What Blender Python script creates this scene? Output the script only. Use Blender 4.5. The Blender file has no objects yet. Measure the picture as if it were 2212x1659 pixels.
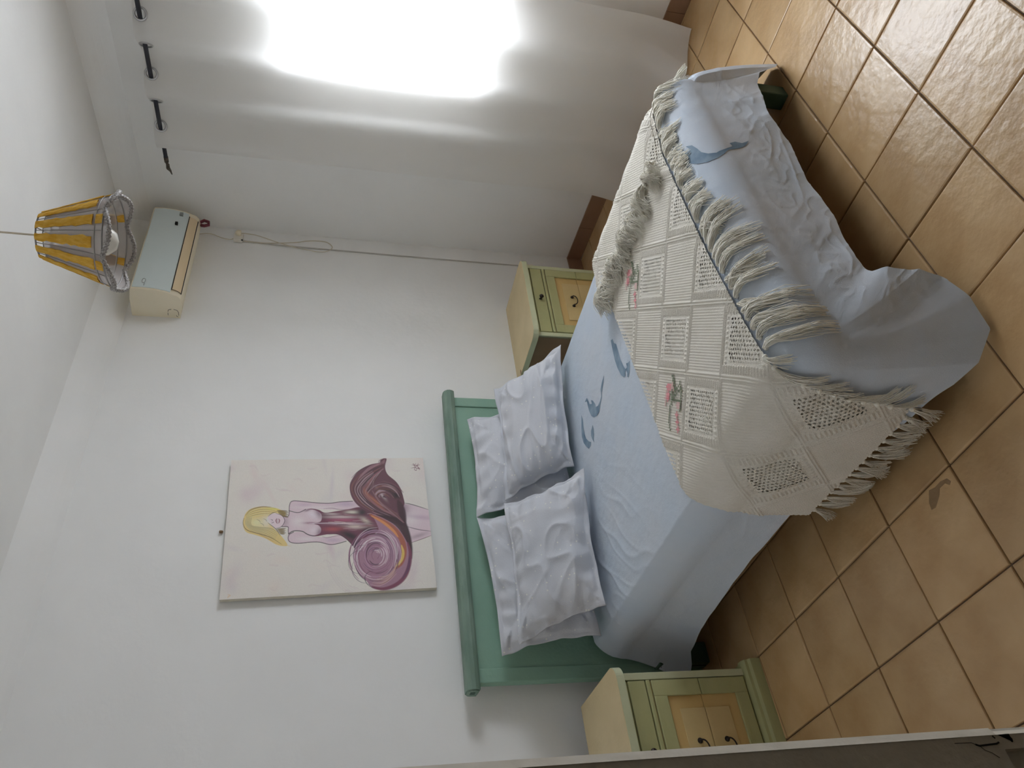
import bpy, bmesh, math, random
import numpy as np
from math import sin, cos, pi, sqrt, radians
from mathutils import Vector, Matrix, geometry
random.seed(7); RNG = np.random.RandomState(7)
S = bpy.context.scene
COL = S.collection
# ---------------------------------------------------------------- camera (a phone held sideways: the frame is rolled)
cam = bpy.data.cameras.new('camera'); co = bpy.data.objects.new('camera', cam); COL.objects.link(co)
cam.sensor_fit = 'HORIZONTAL'; cam.sensor_width = 36; cam.lens = 27.26; cam.clip_start = 0.02
RW = [[-0.1177, -0.7501, 0.6508], [-0.2023, 0.6595, 0.7240], [-0.9722, -0.0460, -0.2295]]
CW = (-2.566, -0.849, 1.628)
M = Matrix([[RW[r][0], -RW[r][1], -RW[r][2]] for r in range(3)]).to_4x4()
q = M.to_quaternion(); q.normalize()
co.rotation_mode = 'QUATERNION'; co.rotation_quaternion = q; co.location = CW
S.camera = co
# ---------------------------------------------------------------- world: bright overcast daylight
w = bpy.data.worlds.new('overcast_sky'); S.world = w; w.use_nodes = True
bg = w.node_tree.nodes['Background']; bg.inputs[0].default_value = (0.90, 0.955, 1.03, 1); bg.inputs[1].default_value = 30.0
# daylight portal filling the window opening (no light of its own)
WN = sqrt(1 + .142 ** 2); WD = Vector((-.142 / WN, -1 / WN, 0)); WI = Vector((-1 / WN, .142 / WN, 0))   # along wall, into room
W0 = Vector((1.465, 2.33, 0))
def rw(u, off, z): return W0 + WD * u + WI * off + Vector((0, 0, z))
WU0, WU1, WZ0, WZ1 = 1.27, 2.72, .96, 1.88
pl = bpy.data.lights.new('window_portal', 'AREA'); pl.shape = 'RECTANGLE'; pl.size = WU1 - WU0; pl.size_y = WZ1 - WZ0
pl.cycles.is_portal = True
po = bpy.data.objects.new('window_portal', pl); COL.objects.link(po)
xa = WD; za = -WI; ya = za.cross(xa)
po.matrix_world = Matrix(((xa.x, ya.x, za.x, 0), (xa.y, ya.y, za.y, 0), (xa.z, ya.z, za.z, 0), (0, 0, 0, 1)))
po.location = rw((WU0 + WU1) / 2, -.27, (WZ0 + WZ1) / 2)
S.view_settings.view_transform = 'Standard'; S.view_settings.look = 'None'; S.view_settings.gamma = 1
S.view_settings.use_curve_mapping = False; S.view_settings.exposure = -0.31
try:
    S.cycles.use_denoising = True; S.cycles.max_bounces = 14; S.cycles.diffuse_bounces = 8
    S.cycles.transparent_max_bounces = 16; S.cycles.caustics_reflective = False; S.cycles.caustics_refractive = False
    S.cycles.sample_clamp_indirect = 8
except Exception: pass
# ---------------------------------------------------------------- helpers
def lin(c):
    c = np.asarray(c, float) / 255.0
    return np.where(c <= .04045, c / 12.92, ((c + .055) / 1.055) ** 2.4)
def alb(r, g, b, k=2.05):
    v = np.clip(lin((r, g, b)) * k, 0, .9); return (float(v[0]), float(v[1]), float(v[2]), 1)
def pm(name, col, col2=None, scale=8.0, rough=.6, bump=0.0, bscale=60.0, spec=.4, detail=4.0, stretch=(1, 1, 1), lo=.35, hi=.65,
       metal=0.0, trans=0.0, rnd=0.0, bump2=0.0, b2scale=8.0, coord='Object'):
    m = bpy.data.materials.new(name); m.use_nodes = True; nt = m.node_tree; N = nt.nodes; L = nt.links
    b = N['Principled BSDF']; b.inputs['Roughness'].default_value = rough; b.inputs['Metallic'].default_value = metal
    b.inputs['Specular IOR Level'].default_value = spec; b.inputs['Base Color'].default_value = col
    tc = N.new('ShaderNodeTexCoord'); mp = N.new('ShaderNodeMapping'); mp.inputs['Scale'].default_value = stretch
    L.new(tc.outputs[coord], mp.inputs[0])
    cs = None
    if col2 is not None:
        n = N.new('ShaderNodeTexNoise'); n.inputs['Scale'].default_value = scale; n.inputs['Detail'].default_value = detail
        L.new(mp.outputs[0], n.inputs['Vector'])
        r = N.new('ShaderNodeValToRGB'); r.color_ramp.elements[0].position = lo; r.color_ramp.elements[1].position = hi
        r.color_ramp.elements[0].color = col; r.color_ramp.elements[1].color = col2
        L.new(n.outputs['Fac'], r.inputs[0]); L.new(r.outputs[0], b.inputs['Base Color']); cs = r.outputs[0]
    if rnd > 0:
        oi = N.new('ShaderNodeObjectInfo'); hs = N.new('ShaderNodeHueSaturation')
        mr = N.new('ShaderNodeMapRange'); mr.inputs[3].default_value = 1 - rnd; mr.inputs[4].default_value = 1 + rnd
        L.new(oi.outputs['Random'], mr.inputs[0]); L.new(mr.outputs[0], hs.inputs['Value'])
        if cs: L.new(cs, hs.inputs['Color'])
        else: hs.inputs['Color'].default_value = col
        L.new(hs.outputs[0], b.inputs['Base Color']); cs = hs.outputs[0]
    last = None
    for bs, sc in ((bump2, b2scale), (bump, bscale)):
        if bs > 0:
            n2 = N.new('ShaderNodeTexNoise'); n2.inputs['Scale'].default_value = sc; n2.inputs['Detail'].default_value = 3
            L.new(mp.outputs[0], n2.inputs['Vector'])
            bp = N.new('ShaderNodeBump'); bp.inputs['Strength'].default_value = min(1, bs); bp.inputs['Distance'].default_value = .01
            L.new(n2.outputs['Fac'], bp.inputs['Height'])
            if last: L.new(last, bp.inputs['Normal'])
            L.new(bp.outputs[0], b.inputs['Normal']); last = bp.outputs[0]
    if trans > 0:
        tb = N.new('ShaderNodeBsdfTranslucent'); ms = N.new('ShaderNodeMixShader'); ms.inputs[0].default_value = trans
        if cs: L.new(cs, tb.inputs[0])
        else: tb.inputs[0].default_value = col
        L.new(b.outputs[0], ms.inputs[1]); L.new(tb.outputs[0], ms.inputs[2])
        L.new(ms.outputs[0], N['Material Output'].inputs[0])
    return m
def wloc(p):
    v = Vector((0, 0, 0))
    while p is not None: v = v + p.location; p = p.parent
    return v
def mk(name, verts, faces, mat, parent=None, smooth=False, local=False):
    """one mesh object; verts are world coordinates unless local"""
    v = np.asarray(verts, dtype=np.float64).reshape(-1, 3)
    if parent is not None and not local: v = v - np.array(wloc(parent))
    me = bpy.data.meshes.new(name)
    if isinstance(faces, np.ndarray):
        k = faces.shape[1]; n = len(faces)
        me.vertices.add(len(v)); me.vertices.foreach_set('co', v.ravel())
        me.loops.add(n * k); me.loops.foreach_set('vertex_index', faces.astype(np.int32).ravel())
        me.polygons.add(n); me.polygons.foreach_set('loop_start', np.arange(0, n * k, k, dtype=np.int32))
        me.update(calc_edges=True)
    else:
        me.from_pydata([tuple(x) for x in v], [], faces)
    me.validate(); me.update()
    if smooth: me.polygons.foreach_set('use_smooth', np.ones(len(me.polygons), bool))
    if mat is not None: me.materials.append(mat)
    o = bpy.data.objects.new(name, me); COL.objects.link(o)
    if parent is not None: o.parent = parent
    return o
def tag(o, label=None, cat=None, group=None, kind=None):
    if label: o['label'] = label
    if cat: o['category'] = cat
    if group: o['group'] = group
    if kind: o['kind'] = kind
    return o
def thing(name, label, cat, loc=(0, 0, 0), rz=0, group=None):
    o = bpy.data.objects.new(name, None); COL.objects.link(o); o.location = loc; o.rotation_euler = (0, 0, rz)
    o.empty_display_size = .05
    return tag(o, label, cat, group)
class MB:
    def __init__(s): s.v = []; s.f = []
    def add(s, v, f):
        n = len(s.v); s.v += [tuple(x) for x in v]; s.f += [tuple(i + n for i in q) for q in f]; return s
    def box(s, a, b, bev=0.0):
        (x0, y0, z0), (x1, y1, z1) = a, b
        x0, x1 = min(x0, x1), max(x0, x1); y0, y1 = min(y0, y1), max(y0, y1); z0, z1 = min(z0, z1), max(z0, z1)
        if bev <= 0:
            v = [(x, y, z) for x in (x0, x1) for y in (y0, y1) for z in (z0, z1)]
            f = [(0, 1, 3, 2), (4, 6, 7, 5), (0, 4, 5, 1), (2, 3, 7, 6), (0, 2, 6, 4), (1, 5, 7, 3)]
            return s.add(v, f)
        bm = bmesh.new(); bmesh.ops.create_cube(bm, size=1)
        for q_ in bm.verts: q_.co = Vector(((x0 + x1) / 2 + q_.co.x * (x1 - x0), (y0 + y1) / 2 + q_.co.y * (y1 - y0), (z0 + z1) / 2 + q_.co.z * (z1 - z0)))
        bmesh.ops.bevel(bm, geom=bm.edges[:], offset=min(bev, (x1 - x0) / 2.1, (y1 - y0) / 2.1, (z1 - z0) / 2.1), segments=2, affect='EDGES', profile=.5)
        bm.verts.index_update()
        s.add([q_.co[:] for q_ in bm.verts], [[q_.index for q_ in f_.verts] for f_ in bm.faces]); bm.free(); return s
    def tube(s, pts, r, n=8, cap=True, closed=False):
        pts = [Vector(p) for p in pts]; m = len(pts); rs = r if hasattr(r, '__len__') else [r] * m
        base = len(s.v); up = None
        for i in range(m):
            a = pts[(i - 1) % m] if (i > 0 or closed) else pts[i]; b = pts[(i + 1) % m] if (i < m - 1 or closed) else pts[i]
            t = (b - a)
            t = t.normalized() if t.length > 1e-9 else Vector((0, 0, 1))
            if up is None: up = t.orthogonal().normalized()
            up = (up - t * up.dot(t)); up = up.normalized() if up.length > 1e-6 else t.orthogonal().normalized()
            bi = t.cross(up)
            for k in range(n):
                an = 2 * pi * k / n; s.v.append(tuple(pts[i] + (up * cos(an) + bi * sin(an)) * rs[i]))
        for i in range(m if closed else m - 1):
            j = (i + 1) % m
            for k in range(n):
                k2 = (k + 1) % n; s.f.append((base + i * n + k, base + i * n + k2, base + j * n + k2, base + j * n + k))
        if cap and not closed:
            s.f.append(tuple(base + k for k in range(n))[::-1]); s.f.append(tuple(base + (m - 1) * n + k for k in range(n)))
        return s
    def prism(s, poly, axis, a, b):
        """poly: list of 2D points in the plane across axis ('x','y','z'), extruded a..b"""
        def P(p, t): return {'x': (t, p[0], p[1]), 'y': (p[0], t, p[1]), 'z': (p[0], p[1], t)}[axis]
        n = len(poly); v = [P(p, a) for p in poly] + [P(p, b) for p in poly]
        f = [tuple(range(n))[::-1], tuple(range(n, 2 * n))] + [(i, (i + 1) % n, n + (i + 1) % n, n + i) for i in range(n)]
        return s.add(v, f)
    def rev(s, prof, c, n=16):
        """lathe about z at c; prof list of (r,z)"""
        base = len(s.v)
        for r, z in prof:
            for k in range(n): s.v.append((c[0] + r * cos(2 * pi * k / n), c[1] + r * sin(2 * pi * k / n), c[2] + z))
        for i in range(len(prof) - 1):
            for k in range(n):
                k2 = (k + 1) % n; s.f.append((base + i * n + k, base + i * n + k2, base + (i + 1) * n + k2, base + (i + 1) * n + k))
        return s
    def build(s, name, mat, parent=None, smooth=False, local=False, fix=True):
        o = mk(name, s.v, s.f, mat, parent, smooth, local)
        if fix:
            bm = bmesh.new(); bm.from_mesh(o.data); bmesh.ops.recalc_face_normals(bm, faces=bm.faces[:]); bm.to_mesh(o.data); bm.free()
        return o
def shade_auto(o, ang=40):
    me = o.data
    me.polygons.foreach_set('use_smooth', np.ones(len(me.polygons), bool))
    try: me.set_sharp_from_angle(angle=radians(ang))
    except Exception: pass
    return o
def wall_box(mb, u0, u1, o0, o1, z0, z1):
    v = [rw(u, o, z) for u in (u0, u1) for o in (o0, o1) for z in (z0, z1)]
    mb.add(v, [(0, 1, 3, 2), (4, 6, 7, 5), (0, 4, 5, 1), (2, 3, 7, 6), (0, 2, 6, 4), (1, 5, 7, 3)]); return mb
def grid_faces(nr, nc, wrap=False):
    i, j = np.meshgrid(np.arange(nr - 1), np.arange(nc if wrap else nc - 1), indexing='ij'); j2 = (j + 1) % nc
    return np.stack([i * nc + j, i * nc + j2, (i + 1) * nc + j2, (i + 1) * nc + j], -1).reshape(-1, 4)
class Noise:
    """smooth sum-of-waves noise, -1..1"""
    def __init__(s, seed, scale, n=9, aniso=None):
        r = np.random.RandomState(seed); a = r.uniform(0, 2 * pi, n) if aniso is None else r.normal(aniso, .35, n)
        k = scale * r.uniform(.6, 1.7, n); s.k = np.stack([np.cos(a) * k, np.sin(a) * k]); s.p = r.uniform(0, 2 * pi, n); s.n = n
    def __call__(s, x, y):
        t = 0
        for i in range(s.n): t = t + np.sin(s.k[0, i] * x + s.k[1, i] * y + s.p[i])
        return t / sqrt(s.n) * .8
# ---------------------------------------------------------------- materials
M_WALL = pm('white_plaster', (.87, .87, .86, 1), (.845, .845, .835, 1), 3, .8, .12, 30, .2)
M_CEIL = pm('white_ceiling', (.85, .85, .835, 1), (.82, .82, .81, 1), 3, .8, .1, 25, .2)
M_TILE = pm('glazed_floor_tile', (.45, .275, .12, 1), (.60, .41, .215, 1), 5, .29, .25, 26, .5, rnd=.10, bump2=.22, b2scale=9, lo=.3, hi=.7, coord='Object')
M_FRONT = pm('dark_low_bounce_wall', (.20, .165, .13, 1), (.17, .14, .11, 1), 3, .7)  # invented dark brown for unseen walls, cuts light bounced onto the bed
M_GROUT = pm('grout', (.13, .085, .05, 1), (.2, .14, .09, 1), 20, .9, .2, 80)
M_SKIRT = pm('terracotta_skirting', (.27, .155, .095, 1), (.32, .19, .12, 1), 6, .45, .1, 30)
M_GREEN = pm('green_painted_wood', (.235, .40, .305, 1), (.27, .44, .34, 1), 3, .55, .15, 60, stretch=(1, 1, 1))
M_GREENR = pm('worn_green_rail', (.12, .20, .155, 1), (.22, .31, .25, 1), 14, .6, .3, 60, stretch=(.25, 1, 1))
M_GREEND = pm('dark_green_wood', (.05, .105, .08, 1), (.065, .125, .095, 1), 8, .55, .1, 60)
M_SAGE = pm('sage_painted_wood', (.37, .37, .17, 1), (.44, .435, .22, 1), 6, .5, .1, 70, stretch=(.4, .4, 1))
M_SAGEL = pm('pale_sage_edge', (.50, .52, .33, 1), (.55, .57, .38, 1), 8, .5, .1, 70)
M_WOODY = pm('yellow_stained_panel', (.54, .37, .14, 1), (.62, .44, .19, 1), 5, .5, .1, 60, stretch=(.3, 1, 1))
M_WOODL = pm('light_panel_centre', (.56, .43, .20, 1), (.62, .47, .23, 1), 5, .5, .1, 60)
M_TOP = pm('beige_laminate_top', (.60, .48, .27, 1), (.66, .53, .31, 1), 7, .45, .1, 60)
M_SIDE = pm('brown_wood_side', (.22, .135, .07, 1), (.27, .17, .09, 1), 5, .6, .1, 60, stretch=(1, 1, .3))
M_DARKM = pm('dark_metal', (.035, .028, .025, 1), None, rough=.4, metal=.7)
M_ROD = pm('black_rod', (.018, .02, .03, 1), None, rough=.45, spec=.5)
M_RUST = pm('old_bracket', (.04, .035, .03, 1), (.14, .11, .08, 1), 60, .7)
M_CHROME = pm('dull_steel_ring', (.55, .55, .56, 1), None, rough=.3, metal=.85)
M_CREAM = pm('yellowed_plastic', (.80, .72, .54, 1), (.83, .75, .58, 1), 6, .4, spec=.5)
M_FLAP = pm('warm_cream_plastic', (.78, .62, .40, 1), None, rough=.4)
M_PANEL = pm('grey_blue_panel', (.68, .76, .76, 1), (.70, .78, .78, 1), 4, .25, spec=.5)
M_BLACK = pm('black_gap', (.012, .012, .012, 1), None, rough=.7)
M_GREYP = pm('grey_mark', (.30, .33, .32, 1), None, rough=.5)
M_RED = pm('maroon_hose', (.16, .03, .045, 1), None, rough=.3)
M_CORD = pm('cream_cord', (.60, .54, .42, 1), None, rough=.5)
M_DUCT = pm('painted_cable', (.52, .50, .46, 1), None, rough=.6)
M_WHITEP = pm('white_plastic', (.76, .73, .66, 1), None, rough=.4)
M_SHEET = pm('pale_blue_cotton', (.55, .63, .73, 1), (.62, .66, .72, 1), 3.5, .85, .2, 350, .1, lo=.3, hi=.7, bump2=.5, b2scale=13)
M_DOLPH = pm('blue_print', (.16, .24, .33, 1), (.29, .38, .47, 1), 16, .85, .1, 300, .1)
M_FRINGE = pm('cream_cotton_yarn', (.85, .81, .71, 1), (.89, .87, .79, 1), 40, .9, 0, 60, .1)
M_CROCHET = pm('cream_crochet', (.78, .74, .65, 1), (.84, .80, .72, 1), 9, .9, .5, 420, .1)
M_PINK = pm('pink_stitches', (.75, .25, .28, 1), (.78, .36, .38, 1), 50, .9)
M_LPINK = pm('pale_pink_stitches', (.72, .50, .47, 1), None, rough=.9)
M_LEAF = pm('dark_green_stitches', (.13, .16, .10, 1), (.20, .23, .15, 1), 50, .9)
M_CURT = pm('white_voile', (.88, .87, .85, 1), None, rough=.9, trans=.47, spec=.05, bump=.05, bscale=500)
M_LAMPY = pm('ochre_raffia', (.66, .36, .035, 1), (.76, .47, .09, 1), 90, .8, .6, 140, .2, stretch=(1, 1, .2))
M_WIRE = pm('grey_wire', (.30, .29, .28, 1), None, rough=.5, metal=.3)
M_TRIM = pm('grey_beaded_trim', (.20, .18, .17, 1), (.50, .48, .46, 1), 220, .45, .5, 200, .6)
M_JAMB = pm('worn_grey_paint', (.62, .60, .53, 1), (.70, .68, .60, 1), 14, .7, .2, 60)
M_JEDGE = pm('worn_white_edge', (.74, .70, .60, 1), (.80, .76, .67, 1), 20, .7, .2, 60)
M_WINF = pm('white_window_frame', (.8, .8, .78, 1), None, rough=.4)
M_BULB = pm('milky_bulb', (.86, .85, .80, 1), None, rough=.2, trans=.3)
M_CANVS = pm('canvas_edge', (.66, .62, .52, 1), (.60, .55, .45, 1), 12, .8, .2, 300)
def pillow_mat():
    m = pm('dotted_grey_blue_cotton', (.58, .60, .65, 1), (.63, .64, .68, 1), 4, .85, .2, 300, .1, bump2=.45, b2scale=11)
    N = m.node_tree.nodes; L = m.node_tree.links; b = N['Principled BSDF']
    src = b.inputs['Base Color'].links[0].from_socket
    tc = N.new('ShaderNodeTexCoord'); v = N.new('ShaderNodeTexVoronoi'); v.inputs['Scale'].default_value = 33
    L.new(tc.outputs['Object'], v.inputs['Vector'])
    r = N.new('ShaderNodeValToRGB'); r.color_ramp.elements[0].position = .095; r.color_ramp.elements[1].position = .135
    r.color_ramp.elements[0].color = (1, 1, 1, 1); r.color_ramp.elements[1].color = (0, 0, 0, 1)
    mx = N.new('ShaderNodeMix'); mx.data_type = 'RGBA'; L.new(v.outputs['Distance'], r.inputs[0]); L.new(r.outputs[0], mx.inputs[0])
    L.new(src, mx.inputs[6]); mx.inputs[7].default_value = (.80, .80, .76, 1); L.new(mx.outputs[2], b.inputs['Base Color'])
    return m
M_PILLOW = pillow_mat()
def sheer_mat(name, col, alpha):
    m = bpy.data.materials.new(name); m.use_nodes = True; N = m.node_tree.nodes; L = m.node_tree.links
    b = N['Principled BSDF']; b.inputs['Base Color'].default_value = col; b.inputs['Roughness'].default_value = .8
    t = N.new('ShaderNodeBsdfTransparent'); x = N.new('ShaderNodeMixShader'); x.inputs[0].default_value = alpha
    L.new(t.outputs[0], x.inputs[1]); L.new(b.outputs[0], x.inputs[2]); L.new(x.outputs[0], N['Material Output'].inputs[0]); return m
M_SHEER = sheer_mat('sheer_lampshade_net', (.50, .47, .47, 1), .62)
def glass_mat():
    m = bpy.data.materials.new('clear_pane'); m.use_nodes = True; N = m.node_tree.nodes; L = m.node_tree.links
    for n in list(N):
        if n.type == 'BSDF_PRINCIPLED': N.remove(n)
    t = N.new('ShaderNodeBsdfTransparent'); g = N.new('ShaderNodeBsdfGlossy'); g.inputs['Roughness'].default_value = .02
    x = N.new('ShaderNodeMixShader'); x.inputs[0].default_value = .07
    L.new(t.outputs[0], x.inputs[1]); L.new(g.outputs[0], x.inputs[2]); L.new(x.outputs[0], N['Material Output'].inputs[0]); return m
M_GLASS = glass_mat()
# ================================================================ the room shell
LX, FY, BY, CZ = -2.36, -1.25, 2.33, 2.83      # left wall, front wall, back wall, ceiling
DY0, DY1, DZ = -1.05, -.125, 2.10              # doorway in the left wall
def rx(y): return 1.465 - .142 * (2.33 - y)    # right wall line
kw = dict(kind='structure')
tag(MB().box((LX - .3, BY, -.1), (2.0, BY + .2, 3.1)).build('wall_back', M_WALL), **kw)
tag(MB().box((LX - .3, FY - .2, -.1), (1.4, FY, 3.1)).build('wall_front', M_FRONT), **kw)
m = MB(); m.box((LX - .14, DY1 + .03, -.1), (LX, BY, 3.1)); m.box((LX - .14, FY, -.1), (LX, DY0 - .03, 3.1)); m.box((LX - .14, DY0 - .03, DZ + .03), (LX, DY1 + .03, 3.1))
tag(m.build('wall_left', M_WALL), **kw)
UE = 3.75
m = MB(); wall_box(m, -.05, WU0, -.25, 0, -.1, 3.1); wall_box(m, WU1, UE, -.25, 0, -.1, 3.1)
wall_box(m, WU0, WU1, -.25, 0, -.1, WZ0); wall_box(m, WU0, WU1, -.25, 0, WZ1, 3.1)
tag(m.build('wall_right', M_WALL), **kw)
tag(MB().box((LX - .3, FY - .2, CZ), (2.0, BY + .2, CZ + .15)).build('ceiling', M_CEIL), **kw)
# coved strips where the walls meet the ceiling
def cove_prof(n=5, d=.125):
    pts = []
    for i in range(n + 1):
        t = i / n; pts.append((d * t, CZ - d + d * t - .012 * sin(pi * t)))   # nearly flat slope, slightly hollow
    return pts
m = MB(); c = cove_prof()
m.prism([(BY + .0 - p[0], p[1]) for p in c] + [(BY - .125, CZ + .02), (BY + .02, CZ + .02), (BY + .02, CZ - .125)], 'x', LX, 1.47)
tag(m.build('trim_1', M_WALL), **kw)
m = MB(); pr = [(p[0], p[1]) for p in c] + [(.125, CZ + .02), (-.02, CZ + .02), (-.02, CZ - .125)]
v = [rw(u, p[0], p[1]) for u in (-.02, UE) for p in pr]; n = len(pr)
m.add(v, [tuple(range(n))[::-1], tuple(range(n, 2 * n))] + [(i, (i + 1) % n, n + (i + 1) % n, n + i) for i in range(n)])
tag(m.build('trim_2', M_WALL), **kw)
# unseen hallway shell outside the doorway, added to keep sky light out
m = MB(); HX = -4.2
m.box((HX - .1, FY - 1, -.1), (HX, 1.2, 3.1)); m.box((HX, 1.1, -.1), (LX - .14, 1.2, 3.1)); m.box((HX, FY - 1, -.1), (LX - .14, FY - .9, 3.1)); m.box((LX - .24, FY - 1, -.1), (LX - .14, FY, 3.1))
tag(m.build('wall_hallway', M_FRONT), **kw)
tag(MB().box((HX, FY - 1, 2.83), (LX - .13, 1.2, 2.95)).build('ceiling_hallway', M_CEIL), **kw)
tag(MB().box((HX, FY - 1, -.1), (LX - .13, 1.2, 0.0)).build('floor_hallway', M_TILE), **kw)
# ---------------------------------------------------------------- window in the right wall
win = tag(thing('window_1', None, None, tuple(rw((WU0 + WU1) / 2, -.2, WZ0))), kind='structure')
m = MB(); t = .05
for a, b, c_, d in ((WU0, WU1, WZ0, WZ0 + t), (WU0, WU1, WZ1 - t, WZ1), (WU0, WU0 + t, WZ0, WZ1), (WU1 - t, WU1, WZ0, WZ1)): wall_box(m, a, b, -.24, -.17, c_, d)
m.build('window_frame', M_WINF, win)
mid = (WU0 + WU1) / 2
for a, b in ((WU0 + t, mid), (mid, WU1 - t)):
    m = MB(); e = .045
    for a2, b2, c2, d2 in ((a, b, WZ0 + t, WZ0 + t + e), (a, b, WZ1 - t - e, WZ1 - t), (a, a + e, WZ0 + t, WZ1 - t), (b - e, b, WZ0 + t, WZ1 - t)): wall_box(m, a2, b2, -.22, -.185, c2, d2)
    s = m.build('casement', M_WINF, win)
    m = MB(); wall_box(m, a + e, b - e, -.205, -.200, WZ0 + t + e, WZ1 - t - e); m.build('pane', M_GLASS, s)
m = MB(); wall_box(m, WU0 - .02, WU1 + .02, -.169, .014, WZ0 - .022, WZ0 + .007); m.build('window_sill', M_WINF, win)
# ---------------------------------------------------------------- floor tiles
T = .30; TH = radians(1.3)
def lw(i, j): return (T * (-i * cos(TH) - j * sin(TH)), T * (-i * sin(TH) + j * cos(TH)))
room = [(LX, FY), (rx(FY), FY), (rx(BY), BY), (LX, BY)]
def clip(poly, region):
    out = poly
    for k in range(len(region)):
        a = region[k]; b = region[(k + 1) % len(region)]; nx, ny = -(b[1] - a[1]), b[0] - a[0]
        inp = out; out = []
        for i in range(len(inp)):
            p, q_ = inp[i], inp[(i + 1) % len(inp)]
            dp = (p[0] - a[0]) * nx + (p[1] - a[1]) * ny; dq = (q_[0] - a[0]) * nx + (q_[1] - a[1]) * ny
            if dp >= 0: out.append(p)
            if dp * dq < 0: s_ = dp / (dp - dq); out.append((p[0] + (q_[0] - p[0]) * s_, p[1] + (q_[1] - p[1]) * s_))
        if len(out) < 3: return []
    return out
fl = tag(MB().box((LX - .12, FY - .1, -.12), (rx(BY) + .1, BY + .1, -.008)).build('floor', M_GROUT), kind='structure')
def tile_mesh(poly, gap=.0026, bev=.004, drop=.0035, cx=0, cy=0):
    mx = sum(p[0] for p in poly) / len(poly); my = sum(p[1] for p in poly) / len(poly)
    def inset(d):
        n_ = len(poly); r = []
        for i in range(n_):
            p0, p1, p2 = poly[i - 1], poly[i], poly[(i + 1) % n_]
            def nrm(a, b):
                dx, dy = b[0] - a[0], b[1] - a[1]; l = math.hypot(dx, dy) or 1; return (-dy / l, dx / l)
            n1, n2 = nrm(p0, p1), nrm(p1, p2); sgn = 1
            bx, by = n1[0] + n2[0], n1[1] + n2[1]; l2 = bx * bx + by * by
            k_ = 2 * d / l2 if l2 > .2 else d
            r.append((p1[0] + bx * k_, p1[1] + by * k_))
        return r
    area = sum(poly[i][0] * poly[(i + 1) % len(poly)][1] - poly[(i + 1) % len(poly)][0] * poly[i][1] for i in range(len(poly)))
    if area < 0: poly = poly[::-1]
    A_, B_, C_ = inset(gap), inset(gap + bev * .35), inset(gap + bev * 1.6)
    n_ = len(poly); v = [(p[0], p[1], -.012) for p in A_] + [(p[0], p[1], -drop) for p in A_] + [(p[0], p[1], -drop * .3) for p in B_] + [(p[0], p[1], 0) for p in C_]
    f = []
    for l in range(3):
        for i in range(n_): f.append((l * n_ + i, l * n_ + (i + 1) % n_, (l + 1) * n_ + (i + 1) % n_, (l + 1) * n_ + i))
    f.append(tuple(range(3 * n_, 4 * n_)))
    return v, f
cs_ = [(-T / 2, -T / 2), (T / 2, -T / 2), (T / 2, T / 2), (-T / 2, T / 2)]
def rot2(p): return (p[0] * cos(TH) - p[1] * sin(TH), p[0] * sin(TH) + p[1] * cos(TH))
cs_r = [rot2(p) for p in cs_]
shared = None
for i in range(-7, 12):
    for j in range(-6, 9):
        cx, cy = lw(i + .5, j + .5); poly = [(cx + p[0], cy + p[1]) for p in cs_r]
        cl = clip(poly, room)
        if len(cl) < 3: continue
        ar = abs(sum(cl[k][0] * cl[(k + 1) % len(cl)][1] - cl[(k + 1) % len(cl)][0] * cl[k][1] for k in range(len(cl)))) / 2
        if ar < .0012: continue
        dz = random.uniform(-.0009, .0009)
        if ar > T * T * .999:
            if shared is None:
                v, f = tile_mesh(cs_r); o = mk('floor_tile', v, f, M_TILE, fl, False, True); shared = o.data
            else:
                o = bpy.data.objects.new('floor_tile', shared); COL.objects.link(o); o.parent = fl
            o.location = (cx, cy, dz); o.rotation_euler = (random.uniform(-.003, .003), random.uniform(-.003, .003), 0)
        else:
            v, f = tile_mesh([(p[0] - cx, p[1] - cy) for p in cl]); o = mk('floor_tile', v, f, M_TILE, fl, False, True); o.location = (cx, cy, dz)
# dark scuff on the floor
# ---------------------------------------------------------------- skirting tiles
def skirt_run(name, fn, L0, L1, h=.097, th=.011, step=.30):
    b = tag(thing(name, None, None, tuple(fn(L0, 0, 0))), kind='structure'); u = L0
    while u < L1 - .02:
        e = min(u + step, L1); v = [fn(a, o, z) for a in (u + .0012, e - .0012) for o in (0, th) for z in (0, h)]
        mk('skirting_tile', v, [(0, 1, 3, 2), (4, 6, 7, 5), (0, 4, 5, 1), (2, 3, 7, 6), (0, 2, 6, 4), (1, 5, 7, 3)], M_SKIRT, b); u = e
skirt_run('baseboard_right', lambda u, o, z: rw(u, o, z), .0, 3.6)
skirt_run('baseboard_back', lambda u, o, z: Vector((1.45 - u, BY - o, z)), .0, 3.8)
skirt_run('baseboard_left', lambda u, o, z: Vector((LX + o, BY - .02 - u, z)), .0, 2.3)
# ================================================================ bed
X0, X1, Y0, Y1, ZT, R = -1.36, .10, .34, 2.20, .50, .12
bed = thing('double_bed', 'green painted wooden double bed with a plain panel headboard under a green rail', 'bed', (-.63, 1.25, 0))
m = MB(); m.box((-1.375, 2.235, .14), (.075, 2.262, .985), .003); m.build('headboard_panel', M_GREEN, bed)
for x in (-1.395, .055):
    m = MB(); m.box((x - .03, 2.228, 0), (x + .03, 2.272, .99), .004); m.build('headboard_stile', M_GREEN, bed)
m = MB(); m.box((-1.335, 2.226, .30), (-.005, 2.274, .395), .003); m.build('bottom_rail', M_GREEN, bed)
prof = [(2.205, .992), (2.20, 1.005), (2.202, 1.022), (2.212, 1.036), (2.228, 1.042), (2.26, 1.042), (2.272, 1.034), (2.276, 1.02), (2.276, .99), (2.21, .985)]
m = MB(); m.prism(prof, 'x', -1.462, .118); o = m.build('headboard_cap_rail', M_GREENR, bed)
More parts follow.
